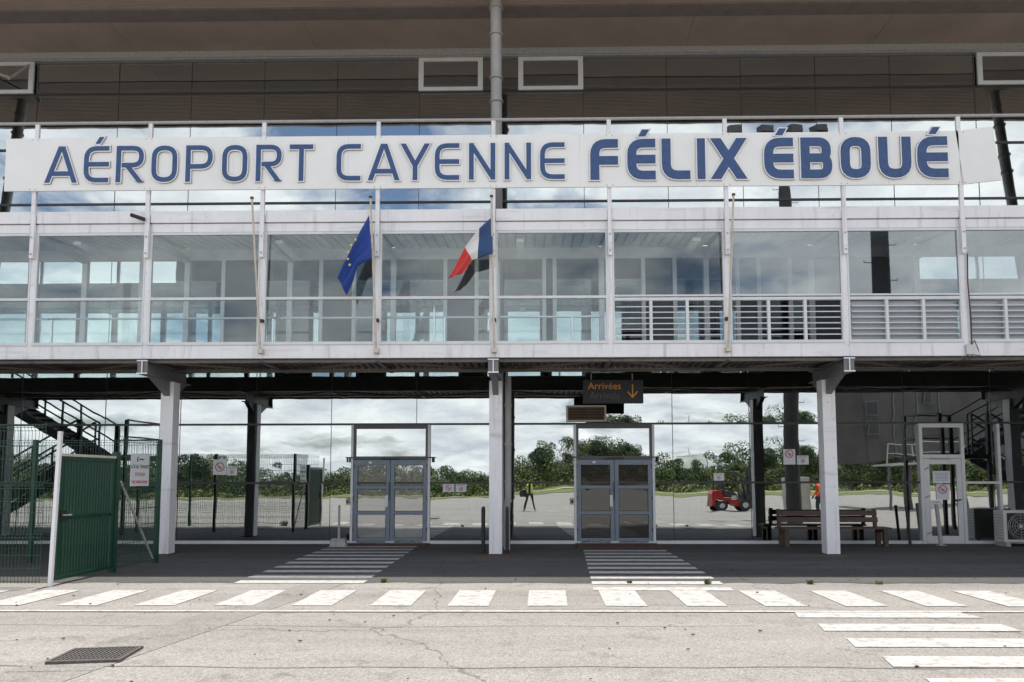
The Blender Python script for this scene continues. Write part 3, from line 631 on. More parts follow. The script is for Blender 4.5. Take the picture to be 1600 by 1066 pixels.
def para(mb, p, q, wd, y0, y1, ext=0.0):
    (xa_, za_), (xb_, zb_) = p, q; k = (xb_ - xa_) / (zb_ - za_)
    if ext: xa_ -= k * ext; za_ -= ext; xb_ += k * ext; zb_ += ext
    mb.prism([(xa_ - wd / 2, za_), (xa_ + wd / 2, za_), (xb_ + wd / 2, zb_), (xb_ - wd / 2, zb_)], y0, y1)
def strokes(ch, w, h, t):
    """centre lines of one letter in a w x h box, stroke t: list of (points, closed)"""
    i = t / 2; l, r_, b, tp, mid = i, w - i, i, h - i, h * .50; q = min(.26, w * .42)
    if ch == 'A': return [([(i * 1.12, 0), (w / 2 - t * .16, h)], 2), ([(w - i * 1.12, 0), (w / 2 + t * .16, h)], 2), ([(w * .2 + i * .4, h * .25), (w * .8 - i * .4, h * .25)], 0)]
    if ch == 'E': return [([(w, tp), (l, tp, q), (l, b, q), (w, b)], 0), ([(l, mid), (w, mid)], 0)]
    if ch == 'F': return [([(w, tp), (l, tp, q), (l, 0)], 0), ([(l, mid - .02), (w, mid - .02)], 0)]
    if ch == 'C': return [([(w, tp), (l, tp, q), (l, b, q), (w, b)], 0)]
    if ch == 'L': return [([(l, h), (l, b, q), (w, b)], 0)]
    if ch == 'I': return [([(w / 2, 0), (w / 2, h)], 0)]
    if ch == 'T': return [([(0, tp), (w, tp)], 0), ([(w / 2, tp), (w / 2, 0)], 0)]
    if ch == 'O': return [([(l, b, q), (r_, b, q), (r_, tp, q), (l, tp, q)], 1)]
    if ch == 'U': return [([(l, h), (l, b, q), (r_, b, q), (r_, h)], 0)]
    if ch == 'P': return [([(l, 0), (l, h)], 0), ([(l, tp), (r_, tp, q), (r_, h * .42, q), (l, h * .42)], 0)]
    if ch == 'R': return [([(l, 0), (l, h)], 0), ([(l, tp), (r_, tp, q), (r_, h * .47, q), (l + t * .7, h * .47)], 0), ([(w * .40, h * .46), (w - i * 1.25, 0)], 2)]
    if ch == 'B': return [([(l, 0), (l, h)], 0), ([(l, tp), (r_ - .02, tp, q * .8), (r_ - .02, mid, q * .5), (l, mid)], 0), ([(l, mid), (r_, mid, q * .5), (r_, b, q * .8), (l, b)], 0)]
    if ch == 'N': return [([(l, 0), (l, h)], 0), ([(r_, 0), (r_, h)], 0), ([(l + t * .18, h - t * .62), (r_ - t * .18, t * .62)], 0)]
    if ch == 'Y': return [([(w / 2, h * .40), (i * 1.15, h)], 2), ([(w / 2, h * .40), (w - i * 1.15, h)], 2), ([(w / 2, h * .46), (w / 2, 0)], 0)]
    if ch == 'X': return [([(i * 1.3, 0), (w - i * 1.3, h)], 2), ([(w - i * 1.3, 0), (i * 1.3, h)], 2)]
LET = [('A', -10.173, -9.435), ('E^', -9.349, -8.777), ('R', -8.668, -8.043), ('O', -7.921, -7.337), ('P', -7.201, -6.591), ('O', -6.436, -5.861), ('R', -5.725, -5.144), ('T', -5.023, -4.483), ('C', -4.038, -3.485), ('A', -3.383, -2.665), ('Y', -2.705, -2.04), ('E', -1.985, -1.43), ('N', -1.274, -0.68), ('N', -0.533, 0.064), ('E', 0.203, 0.759), ('F', 1.244, 1.866), ('E^', 2.01, 2.64), ('L', 2.722, 3.354), ('I', 3.453, 3.665), ('X', 3.713, 4.54), ('E^', 4.831, 5.48), ('B', 5.585, 6.272), ('O', 6.404, 7.063), ('U', 7.182, 7.893), ('E^', 7.972, 8.642)]
for k, (ch, a, b) in enumerate(LET):
    bold = k >= 15; o_ = .024; a, b = a + o_, b - o_
    z0, z1 = (7.80, 8.668) if bold else (7.825, 8.607); tk = .185 if bold else .098
    if ch == 'I': tk = b - a
    w_, h_ = b - a, z1 - z0; st = strokes(ch[0], w_, h_, tk)
    if ch[-1] == '^':
        c = w_ * .52; st.append(([(c, h_ + .055), (c + .085, h_ + .20)], 3))
    blue, wh = MB(), MB(); dep = 0; w0 = YS - .0525
    for (pts, cl) in st:
        if cl > 1:
            kx = abs(pts[1][0] - pts[0][0]) / abs(pts[1][1] - pts[0][1]); wd = (.15 if bold else .095) if cl == 3 else tk * math.sqrt(1 + kx * kx)
            para(blue, pts[0], pts[1], wd, YS - .070 + .0017 * dep, YS - .052); para(wh, pts[0], pts[1], wd + 2 * o_ * math.sqrt(1 + kx * kx), YS - .0615 + .0017 * dep, YS - .0305, o_); dep += 1; continue
        pl = rounded(pts, 0, bool(cl)); tt = tk if pts[0][1] < h_ + .03 else (.13 if bold else .085)
        ribbon(blue, pl, tt, YS - .070 + .0017 * dep, YS - .052, bool(cl)); ribbon(wh, pl, tt + 2 * o_, YS - .0615 + .0017 * dep, YS - .0305, bool(cl), ext=o_); dep += 1
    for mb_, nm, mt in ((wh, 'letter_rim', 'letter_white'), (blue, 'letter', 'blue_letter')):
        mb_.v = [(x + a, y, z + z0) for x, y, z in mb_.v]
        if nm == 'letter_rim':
            mb_.m = [0 if all(abs(mb_.v[i][1] - mb_.v[f[0]][1]) < 1e-6 for i in f) else 1 for f in mb_.f]; mt = ['letter_white', 'rim_side_shade']
        if nm == 'letter': lo = mb_.build('letter', mt, SG); lo['label'] = 'raised blue letter %s' % ch[0]; rim.parent = lo
        else: rim = mb_.build('letter_rim', mt)
# ------------------------------------------------------------------ flag poles and flags
for (xb_, xt, lab) in ((-5.53, -5.62, 'leftmost bare cream flag pole on the walkway front'), (-3.14, -3.21, 'cream flag pole carrying the blue starred flag'), (-.726, -.761, 'cream flag pole carrying the tricolour flag'), (4.04, 4.10, 'bare cream flag pole right of the tricolour flag')):
    E = empty('flag_pole', (xb_, YF - .13, 4.24)); tag(E, lab, 'flag pole', 'flag poles on the walkway')
    MB().tube([(0, 0, 0), (xt - xb_, -.40, 3.06)], [.024, .02], 10).build('pole', 'cream', E, smooth=True)
    MB().box(-.05, .05, -.04, .098, -.03, .06).build('socket', 'cream', E)
    MB().box(-.04, .04, -.02, .07, .62, .68).build('clamp', 'rust', E)
    MB().tube([(xt - xb_, -.40, 3.06), (xt - xb_, -.405, 3.10)], .035, 10).build('cap', 'rust', E)
def flag(name, cols, mats, nu, nv, label, amp=.05, seed=0):
    """cols: control columns (u, top(x,z), bottom(x,z)); a hanging cloth with folds running down the fly"""
    mb = MB()
    def ev(u):
        for (u0, t0, b0), (u1, t1, b1) in zip(cols[:-1], cols[1:]):
            if u <= u1 + 1e-9:
                s = (u - u0) / (u1 - u0); return Vector(t0).lerp(Vector(t1), s), Vector(b0).lerp(Vector(b1), s)
    for i in range(nu + 1):
        t_, b_ = ev(i / nu)
        for j in range(nv + 1):
            p = t_.lerp(b_, j / nv); u, v = i / nu, j / nv
            y = YF - .45 - amp * math.sin(v * 8.5 + u * 2.5 + seed) * min(1, u * 4 + .1) - .10 * u + .10 * v * u
            mb.v.append((p.x, y, p.y))
    for i in range(nu):
        for j in range(nv):
            mb.f.append((i * (nv + 1) + j, (i + 1) * (nv + 1) + j, (i + 1) * (nv + 1) + j + 1, i * (nv + 1) + j + 1)); mb.m.append(min(len(mats) - 1, int((i + .5) / nu * len(mats))))
    o = mb.build(name, mats, smooth=False)
    for p in o.data.polygons: p.use_smooth = True
    sm = o.modifiers.new('thickness', 'SOLIDIFY'); sm.thickness = .004
    return tag(o, label, 'flag')
flag('tricolour_flag', [(0, (-.745, 6.93), (-.74, 6.17)), (.333, (-1.01, 6.66), (-1.045, 6.07)), (.667, (-1.29, 6.27), (-1.16, 6.05)), (.86, (-1.46, 5.93), (-1.27, 5.87)), (1, (-1.61, 5.64), (-1.37, 5.76))], ['flag_navy', 'flag_white', 'flag_red'], 30, 14, 'blue white and red flag hanging from its pole', .035, 1)
eu = flag('starred_flag', [(0, (-3.25, 6.985), (-3.19, 6.06)), (.3, (-3.42, 6.62), (-3.36, 5.99)), (.55, (-3.58, 6.25), (-3.475, 5.93)), (.8, (-3.74, 5.90), (-3.57, 5.62)), (1, (-3.84, 5.66), (-3.69, 5.34))], ['flag_blue'], 26, 14, 'deep blue flag with yellow stars hanging limp from its pole', .04, 0)
sm_ = MB(); sp_ = [((.036 if k % 2 == 0 else .015) * math.sin(k * math.pi / 5), (.036 if k % 2 == 0 else .015) * math.cos(k * math.pi / 5)) for k in range(10)]
sm_.prism(sp_, -.004, .004); sme = sm_.mesh('star', 'star_yellow')
for (x, z) in ((-3.49, 6.42), (-3.575, 6.315), (-3.63, 6.175), (-3.635, 6.03), (-3.595, 5.91)):
    s_ = link('star', sme, eu, (x, YF - .585, z), (0, random.uniform(-.3, .3), 0))
# ------------------------------------------------------------------ signs on the glass, arrivals sign
def notice(name, x0, z0, x1, z1, lab, kind, y=-0.012, lines=0):
    E = empty(name, ((x0 + x1) / 2, y, (z0 + z1) / 2)); W, H_ = (x1 - x0) / 2, (z1 - z0) / 2
    tag(E, lab, 'sign'); bx('plate', 'paper', E, -W, W, -.006, 0, -H_, H_)
    if kind == 'smoke':
        r = min(W, H_) * .62; cz = H_ - r * 1.25 if H_ > W * 1.15 else 0
        n = 28; ring = MB(); pts = [Vector((r * math.cos(2 * math.pi * k / n), cz + r * math.sin(2 * math.pi * k / n))) for k in range(n)]
        ribbon(ring, pts, r * .2, -.010, -.0062, True); ring.build('red_ring', 'red_ink', E)
        MB().bar((-r * .66, -.0085, cz + r * .66), (r * .66, -.0085, cz - r * .66), .003, r * .17, (0, 0, 1)).build('red_slash', 'red_ink', E)
        MB().box(-r * .5, r * .35, -.0075, -.0061, cz - r * .12, cz + r * .06).box(r * .38, r * .5, -.0075, -.0061, cz - r * .12, cz + r * .06).box(-.1 * r, .12 * r, -.0075, -.0061, cz - r * .6, cz - r * .3).build('cigarette', 'black_ink', E)
    if kind == 'small':
        r = min(W, H_) * .42; ring = MB(); pts = [Vector((r * math.cos(2 * math.pi * k / 20), -H_ * .25 + r * math.sin(2 * math.pi * k / 20))) for k in range(20)]
        ribbon(ring, pts, r * .22, -.010, -.0062, True); ring.build('ring', 'red_ink', E)
        MB().box(-r * .25, r * .25, -.0085, -.0061, -H_ * .25 - r * .5, -H_ * .25 + r * .5).build('figure', 'black_ink', E)
        for q in range(2): bx('print_line', 'grey_ink', E, -W * .75, W * .75, -.0075, -.0061, H_ * (.55 + .2 * q), H_ * (.6 + .2 * q))
    if kind == 'text':
        for q in range(6): bx('print_line', 'blue_ink', E, -W * .8 + .02 * (q % 3), W * (.8 - .1 * (q % 2)), -.0075, -.0061, H_ * (.62 - .24 * q), H_ * (.68 - .24 * q))
    return E
notice('no_smoking_sign', -8.058, 1.742, -7.709, 2.132, 'white no smoking sign on the glass behind the left column', 'smoke')
notice('notice_sign', -7.70, 1.725, -7.442, 1.952, 'small white notice beside the no smoking sign at left', 'small')
notice('no_smoking_sign', -2.2, 1.298, -1.91, 1.507, 'small no smoking notice on the glass right of the left door', 'smoke')
notice('notice_sign', -1.876, 1.297, -1.602, 1.507, 'small notice on the glass just left of the middle column', 'small')
notice('no_smoking_sign', 6.38, 1.978, 6.68, 2.364, 'white no smoking sign on the glass above the bench', 'smoke')
notice('notice_sign', 6.717, 1.978, 7.012, 2.203, 'small white notice beside the no smoking sign above the bench', 'small')
notice('notice_sign', 4.622, 1.579, 4.883, 1.771, 'small lone white notice on the glass right of the right door', 'small')
notice('paper_notice', 10.06, 1.508, 10.49, 1.811, 'pale sheet with lines of print on the white door', 'text', -.056)
notice('no_smoking_sign', 10.13, 1.093, 10.45, 1.475, 'no smoking sign on the glass of the white door', 'smoke', -.056)
notice('notice_sign', 9.99, 0.87, 10.25, 1.077, 'lowest small notice on the white door', 'small', -.056)
E = empty('arrivals_sign', (1.92, -1.62, 3.63)); tag(E, 'dark hanging sign reading Arrivées Arrivals with orange arrow', 'sign')
bx('panel', 'black_matt', E, -.69, .69, -.06, .06, -.27, .27, bevel=.008)
for x in (-.5, .45): MB().tube([(x, 0, .27), (x, 0, .42)], .012, 6).build('hanger', 'pipe_grey', E)
for body, mt, z, sz in (('Arrivées', 'orange_ink', .055, .225), ('Arrivals', 'grey_ink', -.165, .225)):
    me = text_mesh(body, sz, mt, sx=.98); link('lettering', me, E, (-.20, -.0625, z), (R(90), 0, 0))
MB().box(.43, .455, -.064, -.0605, -.12, .17).bar((.4425, -.0624, -.14), (.33, -.0624, .0), .004, .025, (0, 0, 1)).bar((.4425, -.0628, -.14), (.555, -.0628, .0), .004, .025, (0, 0, 1)).build('arrow', 'orange_ink', E)
# ------------------------------------------------------------------ fence, gate
def mesh_panel(p0, p1, z1, parent, mat='green_fence'):
    p0, p1 = Vector(p0), Vector(p1); d = (p1 - p0); L_ = d.length; d.normalize(); n = Vector((-d.y, d.x))
    m = MB(); rw = .0042
    folds = [z1 - .06, z1 * .62, z1 * .30]
    def off(z): 
        for fz in folds:
            if abs(z - fz) < .05: return .03 * (1 - abs(z - fz) / .05)
        return 0
    zs = [.05]
    for fz in sorted(folds): zs += [fz - .05, fz, fz + .05]
    zs = [z for z in zs if z < z1] + [z1]
    for k in range(int(L_ / .055) + 1):
        q = p0 + d * min(L_, k * .055)
        pts = [(q.x + n.x * off(z), q.y + n.y * off(z), z) for z in zs]
        m.tube(pts, rw, 3, cap=False)
    z = .08
    hz = [.08, .28, .48] + [f + s for f in folds for s in (-.05, 0, .05)] + [z1 * .45, z1 * .52, z1 * .78, z1 * .86]
    for z in hz:
        o = n * off(z); m.tube([(p0.x + o.x, p0.y + o.y, z), (p1.x + o.x, p1.y + o.y, z)], rw * 1.2, 3, cap=False)
    return m.build('mesh_panel', mat, parent)
def fence_post(x, y, h, parent, mat='green_fence'): return bx('fence_post', mat, parent, x - .035, x + .035, y - .035, y + .035, 0.004, h)
XFN = -7.35
FA = empty('mesh_fence', (0, 0, 0)); tag(FA, 'green wire mesh fence left of the gate, nearest the camera', 'fence')
xs = [XFN - .12, -9.7, -12.05, -14.4, -16.75]
for a, b in zip(xs[:-1], xs[1:]): mesh_panel((a - .03, -6.83), (b + .03, -6.83), 2.5, FA)
for x in xs[1:]: fence_post(x, -6.87, 2.5, FA)
FB = empty('mesh_fence', (0, 0, 0)); tag(FB, 'green wire mesh fence running along behind the gate', 'fence')
xs = [-7.32, -9.8, -12.2, -14.6, -17]
for a, b in zip(xs[:-1], xs[1:]): mesh_panel((a - .03, -3.86), (b + .03, -3.86), 2.42, FB)
for x in xs: fence_post(x, -3.90, 2.42, FB)
mesh_panel((-7.32, -3.94), (-7.36, -5.18), 2.42, FB)
MB().bar((-7.33, -4.0, .1), (-7.35, -5.1, 1.6), .03).build('stay_bar', 'galv', FB)
GT = empty('gate', (XFN, 0, 0)); tag(GT, 'green slatted steel gate with cream top rail', 'gate')
MB().box(-.045, .045, -5.30, -5.20, 0.004, 2.12).build('hinge_post', 'green_fence', GT)
MB().box(-.03, .03, -5.37, -5.31, .08, 2.0).box(-.03, .03, -6.72, -6.66, .08, 2.0).box(-.03, .03, -6.66, -5.37, .08, .14).box(-.03, .03, -6.66, -5.37, 1.94, 2.0).build('gate_frame', 'green_fence', GT)
bx('top_rail', 'cream', GT, -.035, .035, -6.72, -5.31, 2.003, 2.045)
me = MB().box(-.012, .012, -.018, .018, .141, 1.939).mesh('gate_slat', 'green_fence')
for k in range(17): link('gate_slat', me, GT, (0, -5.44 - .0725 * k, 0))
bx('cross_rail', 'green_fence', GT, -.028, -.0125, -6.66, -5.37, 1.0, 1.05)
MB().box(-.05, .05, -6.70, -6.60, .98, 1.16).build('lock_case', 'black', GT)
MB().bar((.05, -6.65, 1.08), (.11, -6.65, 1.08), .02).bar((.1, -6.65, 1.08), (.1, -6.53, 1.08), .02).build('handle', 'galv', GT)
o = MB().box(-.026, .026, -.026, .026, 0, 2.38).build('gate_post', 'white_paint'); o.location = (XFN, -6.80, 0.004); o.rotation_euler = (0, R(1.2), 0)
tag(o, 'leaning white painted post at the near end of the green gate', 'post')
E = empty('storage_sign', (-7.30, -4.60, 1.81)); tag(E, 'white sign reading LOCAL TRANSIT on the mesh fence', 'sign'); E.rotation_euler = (0, 0, R(90))
bx('plate', 'paper', E, -.30, .30, -.008, 0, -.30, .30)
for body, mt, z, sz, sx in (('LOCAL TRANSIT', 'black_ink', .03, .095, .85), ('STOCKAGE', 'red_ink', -.11, .085, .75), ('STRICTEMENT INTERDIT', 'red_ink', -.25, .075, .64)):
    link('lettering', text_mesh(body, sz, mt, sx=sx), E, (0, -.0095, z), (R(90), 0, 0))
MB().prism([(-.10, .15), (-.06, .15), (-.09, .20), (-.06, .25), (-.10, .24), (-.12, .20)], -.0095, -.0082).build('emblem', 'black_ink', E)
MB().box(-.05, .12, -.0095, -.0082, .185, .21).build('emblem_text', 'grey_ink', E)
# ------------------------------------------------------------------ bench, mats, bollards, air conditioner, weeds
def bench(x0, x1, y, lab, flip=1):
    E = empty('bench', ((x0 + x1) / 2, y, 0)); tag(E, lab, 'bench', 'wooden benches'); W = (x1 - x0) / 2
    for k in range(3): bx('seat_plank', 'wood_bench', E, -W, W, -.22 + .15 * k, -.09 + .15 * k, .42, .46)
    for z in (.56, .72): MB().hexa([(-W + .1, .24 + .04 * (z > .6), z), (W - .1, .24 + .04 * (z > .6), z), (W - .1, .275 + .04 * (z > .6), z), (-W + .1, .275 + .04 * (z > .6), z), (-W + .1, .26 + .04 * (z > .6), z + .12), (W - .1, .26 + .04 * (z > .6), z + .12), (W - .1, .295 + .04 * (z > .6), z + .12), (-W + .1, .295 + .04 * (z > .6), z + .12)]).build('back_plank', 'wood_bench', E)
    for s in (-1, 0, 1):
        x = s * (W - .14)
        bx('leg', 'wood_bench', E, x - .05, x + .05, -.21, -.12, .004, .418); bx('leg', 'wood_bench', E, x - .05, x + .05, .14, .23, .004, .418)
        bx('seat_bearer', 'wood_bench', E, x - .045, x + .045, -.119, .139, .34, .417)
        if s: MB().bar((x, .31, .44), (x, .36, .88), .08, .06).build('back_post', 'wood_bench', E)
    E.rotation_euler = (0, 0, 0 if flip > 0 else math.pi)
bench(5.98, 8.60, -.62, 'dark wooden bench standing behind the right column')
for x0, x1, y, lab in ((1.12, 3.15, -.62, 'brown door mat at the right double door'), (-4.6, -2.5, -.32, 'brown door mat at the left double door')):
    tag(bx('door_mat', 'mat_brown', None, x0, x1, y - .55 if x0 > 0 else y - .25, y + .5 if x0 > 0 else y + .22, .0045, .03, bevel=.006), lab, 'mat')
E = empty('bollard', (9.98, -.42, 0)); tag(E, 'leaning bare metal bollard in front of the white door', 'bollard')
MB().tube([(0, 0, .004), (-.07, 0, .98)], .045, 12).tube([(-.07, 0, .98), (-.071, 0, 1.0)], [.045, .03], 12).build('tube', 'galv', E, smooth=True); MB().tube([(0, 0, .0045), (0, 0, .016)], .11, 12).build('base_plate', 'galv', E)
E = empty('bollard', (9.30, -.25, 0)); tag(E, 'thin dark post leaning left of the white door', 'bollard'); MB().tube([(.03, 0, .004), (-.03, 0, .95)], .035, 8).build('tube', 'black', E); MB().tube([(.03, 0, .0045), (.03, 0, .014)], .08, 10).build('base_plate', 'black', E)
E = empty('post_in_block', (-4.62, -.72, 0)); tag(E, 'thin steel post set in a small concrete block by the left door', 'post')
MB().hexa([(-.2, -.13, .004), (.2, -.13, .004), (.2, .13, .004), (-.2, .13, .004), (-.17, -.1, .2), (.17, -.1, .2), (.17, .1, .2), (-.17, .1, .2)]).build('block', 'concrete', E, bevel=.015); MB().tube([(0, 0, .18), (.0, 0, 1.0)], .028, 10).build('tube', 'galv', E)
E = empty('air_conditioner', (11.78, -.55, 0)); tag(E, 'grey outdoor air conditioning unit at the right edge', 'air conditioner')
bx('casing', 'ac_grey', E, -.48, .48, -.18, .18, .10, .86, bevel=.015); bx('fan_recess', 'black', E, -.40, .22, -.186, -.181, .17, .80)
ring = MB()
for rr in (.08, .14, .20, .26, .30):
    ribbon(ring, [Vector((-.09 + rr * math.cos(k * math.pi / 14), .485 + rr * math.sin(k * math.pi / 14))) for k in range(28)], .008, -.205, -.195, True)
for k in range(8): ring.bar((-.09, -.2, .485), (-.09 + .3 * math.cos(k * math.pi / 4), -.2, .485 + .3 * math.sin(k * math.pi / 4)), .006)
ring.build('fan_grille', 'pipe_grey', E); MB().tube([(-.09, -.188, .485), (-.09, -.207, .485)], .045, 12).build('fan_hub', 'ac_grey', E)
for k in range(5):
    a = k * 1.257; MB().hexa([(-.09 + .04 * math.cos(a), -.192, .485 + .04 * math.sin(a)), (-.09 + .27 * math.cos(a - .25), -.192, .485 + .27 * math.sin(a - .25)), (-.09 + .27 * math.cos(a + .25), -.190, .485 + .27 * math.sin(a + .25)), (-.09 + .05 * math.cos(a + .4), -.190, .485 + .05 * math.sin(a + .4)), (-.09 + .04 * math.cos(a), -.189, .485 + .04 * math.sin(a)), (-.09 + .27 * math.cos(a - .25), -.189, .485 + .27 * math.sin(a - .25)), (-.09 + .27 * math.cos(a + .25), -.187, .485 + .27 * math.sin(a + .25)), (-.09 + .05 * math.cos(a + .4), -.187, .485 + .05 * math.sin(a + .4))]).build('fan_blade', 'frame_dark', E)
for s in (-.4, .4): bx('foot', 'galv', E, s - .05, s + .05, -.2, .2, .004, .10)
for k in range(9): bx('side_fin', 'pipe_grey', E, -.485, -.4805, -.15, .15, .18 + .07 * k, .20 + .07 * k)
def weed(x, y, n, s, lab):
    m = MB()
    for k in range(n):
        a = random.uniform(0, 6.28); l = random.uniform(.5, 1) * s; p = Vector((x + random.uniform(-.5, .5) * s, y + random.uniform(-.3, .3) * s, .004)); d = Vector((math.cos(a) * .6, math.sin(a) * .6, 1)).normalized() * l; sd_ = Vector((-math.sin(a), math.cos(a), 0)) * l * .13
        b = len(m.v); m.v += [tuple(p - sd_), tuple(p + sd_), tuple(p + d * .6 + sd_ * 1.2), tuple(p + d), tuple(p + d * .6 - sd_ * 1.2)]; m.f.append((b, b + 1, b + 2, b + 3, b + 4)); m.m.append(0)
    tag(m.build('weed', 'weed'), lab, 'weed', 'weeds in the pavement')
for k, (x, y, s, l) in enumerate(((-2.32, -6.35, .10, 'weed tuft at the foot of the left crossing'), (2.75, -6.5, .11, 'weed tuft at the foot of the right crossing'), (1.55, -6.45, .08, 'tiny weed on the right crossing'), (4.35, -6.5, .10, 'weed tuft right of the right crossing'), (-6.95, -6.95, .22, 'taller weed by the near mesh fence'), (5.4, -6.5, .08, 'weed tuft before the bench'), (8.9, -9.7, .3, 'grassy weed on the apron, mirrored by the right column'))): weed(x if k != 4 else -8.7, y, 26, s, l)
litter = MB()
for k in range(150):
    x, y = random.uniform(-9, 10), random.uniform(-13, -4); s = random.uniform(.006, .022); a = random.uniform(0, 3); z = .0078 if y > -6.4 else .0115
    litter.prism([(x + s * math.cos(a + q), y + s * .7 * math.sin(a + q)) for q in (0, 1.5, 3, 4.6)], z, z + s * .5, 'xy')
tag(litter.build('leaf_litter', 'rust'), 'scattered tiny dead leaves on the paving', 'leaf litter', kind='stuff')
# ------------------------------------------------------------------ things behind the camera and beside the frame, seen mirrored in the glass
def stairs(sx, lab):
    E = empty('steel_staircase', (sx * 12.0, -4.75, 0)); E.scale = (1, 1, 1); tag(E, lab, 'staircase', 'steel staircases beside the walkway')
    s = sx
    def P(x, y, z): return (s * x, y, z)
    zl = 2.35
    MB().hexa([P(0, -.1, zl - .12), P(1.5, -.1, zl - .12), P(1.5, 1.9, zl - .12), P(0, 1.9, zl - .12), P(0, -.1, zl), P(1.5, -.1, zl), P(1.5, 1.9, zl), P(0, 1.9, zl)]).build('landing', 'black_matt', E)
    for (y, x0, x1, z0, z1) in ((0.0, 1.5, 5.0, zl, 4.35), (1.05, 1.5, 5.4, zl, 0.05)):
        for yy in (y, y + .85): MB().bar(P(x0, yy, z0 - .1), P(x1, yy, z1 - .1), .05, .26).build('stringer', 'pipe_dark', E)
        n = 12
        for k in range(n):
            f = (k + .5) / n; MB().box(min(s * (x0 + (x1 - x0) * f - .13), s * (x0 + (x1 - x0) * f + .13)), max(s * (x0 + (x1 - x0) * f - .13), s * (x0 + (x1 - x0) * f + .13)), y + .03, y + .82, z0 + (z1 - z0) * f - .02, z0 + (z1 - z0) * f + .02).build('tread', 'black_matt', E)
        for yy in (y, y + .85):
            for hh in (.5, 1.05): MB().bar(P(x0, yy, z0 + hh), P(x1, yy, z1 + hh), .045).build('handrail', 'black', E)
            for k in range(4):
                f = k / 3; MB().bar(P(x0 + (x1 - x0) * f, yy, z0 + (z1 - z0) * f), P(x0 + (x1 - x0) * f, yy, z0 + (z1 - z0) * f + 1.05), .045).build('baluster', 'black', E)
    for hh in (.55, 1.05): MB().bar(P(0, -.08, zl + hh), P(1.5, -.08, zl + hh), .045).bar(P(0, -.08, zl + hh), P(0, 1.9, zl + hh), .045).build('handrail', 'black', E)
    for x, y in ((0.05, -.05), (1.45, -.05), (.05, 1.85), (1.45, 1.85)): MB().bar(P(x, y, 0.004), P(x, y, zl + 1.05), .09).build('leg', 'black', E)
    MB().hexa([P(5, -.1, 4.23), P(9, -.1, 4.23), P(9, 1.0, 4.23), P(5, 1.0, 4.23), P(5, -.1, 4.35), P(9, -.1, 4.35), P(9, 1.0, 4.35), P(5, 1.0, 4.35)]).build('upper_landing', 'black_matt', E)
    for x in (5.2, 8.8): MB().bar(P(x, .45, 0.004), P(x, .45, 4.22), .35).build('pier', 'black_matt', E)
stairs(-1, 'black steel staircase beyond the left fence, mirrored in the glass'); stairs(1, 'black steel staircase right of the frame, mirrored in the glass')
# lighting mast
E = empty('lighting_mast', (9.75, -8.2, 0)); tag(E, 'tall dark lighting mast with step bolts, mirrored in the glass', 'mast')
MB().tube([(0, 0, 0.004), (0, 0, 15.0)], [.27, .19], 20).build('pole', 'black_matt', E, smooth=True)
for k in range(22):
    s = 1 if k % 2 else -1; z = 2.6 + .5 * k; MB().tube([(s * .2, 0, z), (s * .45, 0, z), (s * .45, 0, z + .06)], .012, 5).build('step_bolt', 'black', E)
MB().bar((-1.95, 0, 14.75), (1.6, 0, 14.75), .12).build('cross_arm', 'black', E)
for x in (-1.85, -.6, .5, 1.45): MB().hexa([(x - .3, -.25, 14.83), (x + .3, -.25, 14.83), (x + .22, .1, 14.88), (x - .22, .1, 14.88), (x - .3, -.35, 15.25), (x + .3, -.35, 15.25), (x + .22, .05, 15.18), (x - .22, .05, 15.18)]).build('floodlight', 'black', E)
# utility cabinet
E = empty('utility_cabinet', (11.9, -13.5, 0)); tag(E, 'grey metal utility cabinet on the apron, mirrored above the bench', 'cabinet')
bx('body', 'cabinet', E, -.5, .5, -.3, .3, .08, 1.75, bevel=.02); bx('plinth', 'concrete', E, -.55, .55, -.35, .35, .004, .08); bx('door', 'cabinet', E, -.46, -.01, .301, .32, .15, 1.7); bx('door', 'cabinet', E, .01, .46, .301, .32, .15, 1.7); bx('handle', 'black', E, -.1, -.05, .321, .35, .85, 1.05)
# forklift (forks to +x)
E = empty('forklift', (9.75, -20.0, 0)); tag(E, 'red forklift truck parked on the apron, mirrored in the glass', 'forklift')
MB().prism([(0.0, .30), (-.02, .95), (.08, 1.12), (.50, 1.16), (.58, .80), (1.30, .72), (1.36, .50), (1.95, .48), (2.0, .26), (1.2, .24), (1.1, .35), (.85, .35), (.80, .62), (.2, .62), (.15, .30)], -.52, .52).build('body', 'lift_red', E, bevel=.02)
MB().prism([(.52, 1.15), (1.05, 1.10), (1.30, .95), (1.34, .74), (.60, .82)], -.50, .50).build('engine_cover', 'black_matt', E, bevel=.02)
MB().prism([(1.55, .5), (1.9, .5), (1.85, 1.15), (1.70, 1.15)], -.45, .45).build('dash_panel', 'black_matt', E, bevel=.02)
for x, r in ((.48, .29), (1.72, .33)):
    for y in (-.5, .5):
        wv = MB().tube([(x, y - .1, r + .004), (x, y + .1, r + .004)], r, 22).build('wheel', 'rubber', E); MB().tube([(x, y - .112, r + .004), (x, y + .112, r + .004)], r * .50, 16).build('rim', 'pipe_grey', wv)
for y in (-.46, .46):
    MB().tube([(.35, y, 1.1), (.42, y, 2.02), (.6, y, 2.12), (1.3, y, 2.1), (1.5, y, 1.95), (1.85, y, .6)], .05, 8).build('guard_post', 'black', E)
    MB().tube([(.62, y, 1.1), (.66, y, 2.1)], .045, 8).build('guard_post', 'black', E)
for k in range(6): MB().bar((.6 + .14 * k, -.46, 2.11), (.6 + .14 * k, .46, 2.11), .04).build('roof_bar', 'black', E)
MB().prism([(.62, 1.2), (1.1, 1.18), (1.1, 1.26), (.75, 1.28), (.68, 1.68), (.58, 1.68)], -.25, .25).build('seat', 'black_matt', E)
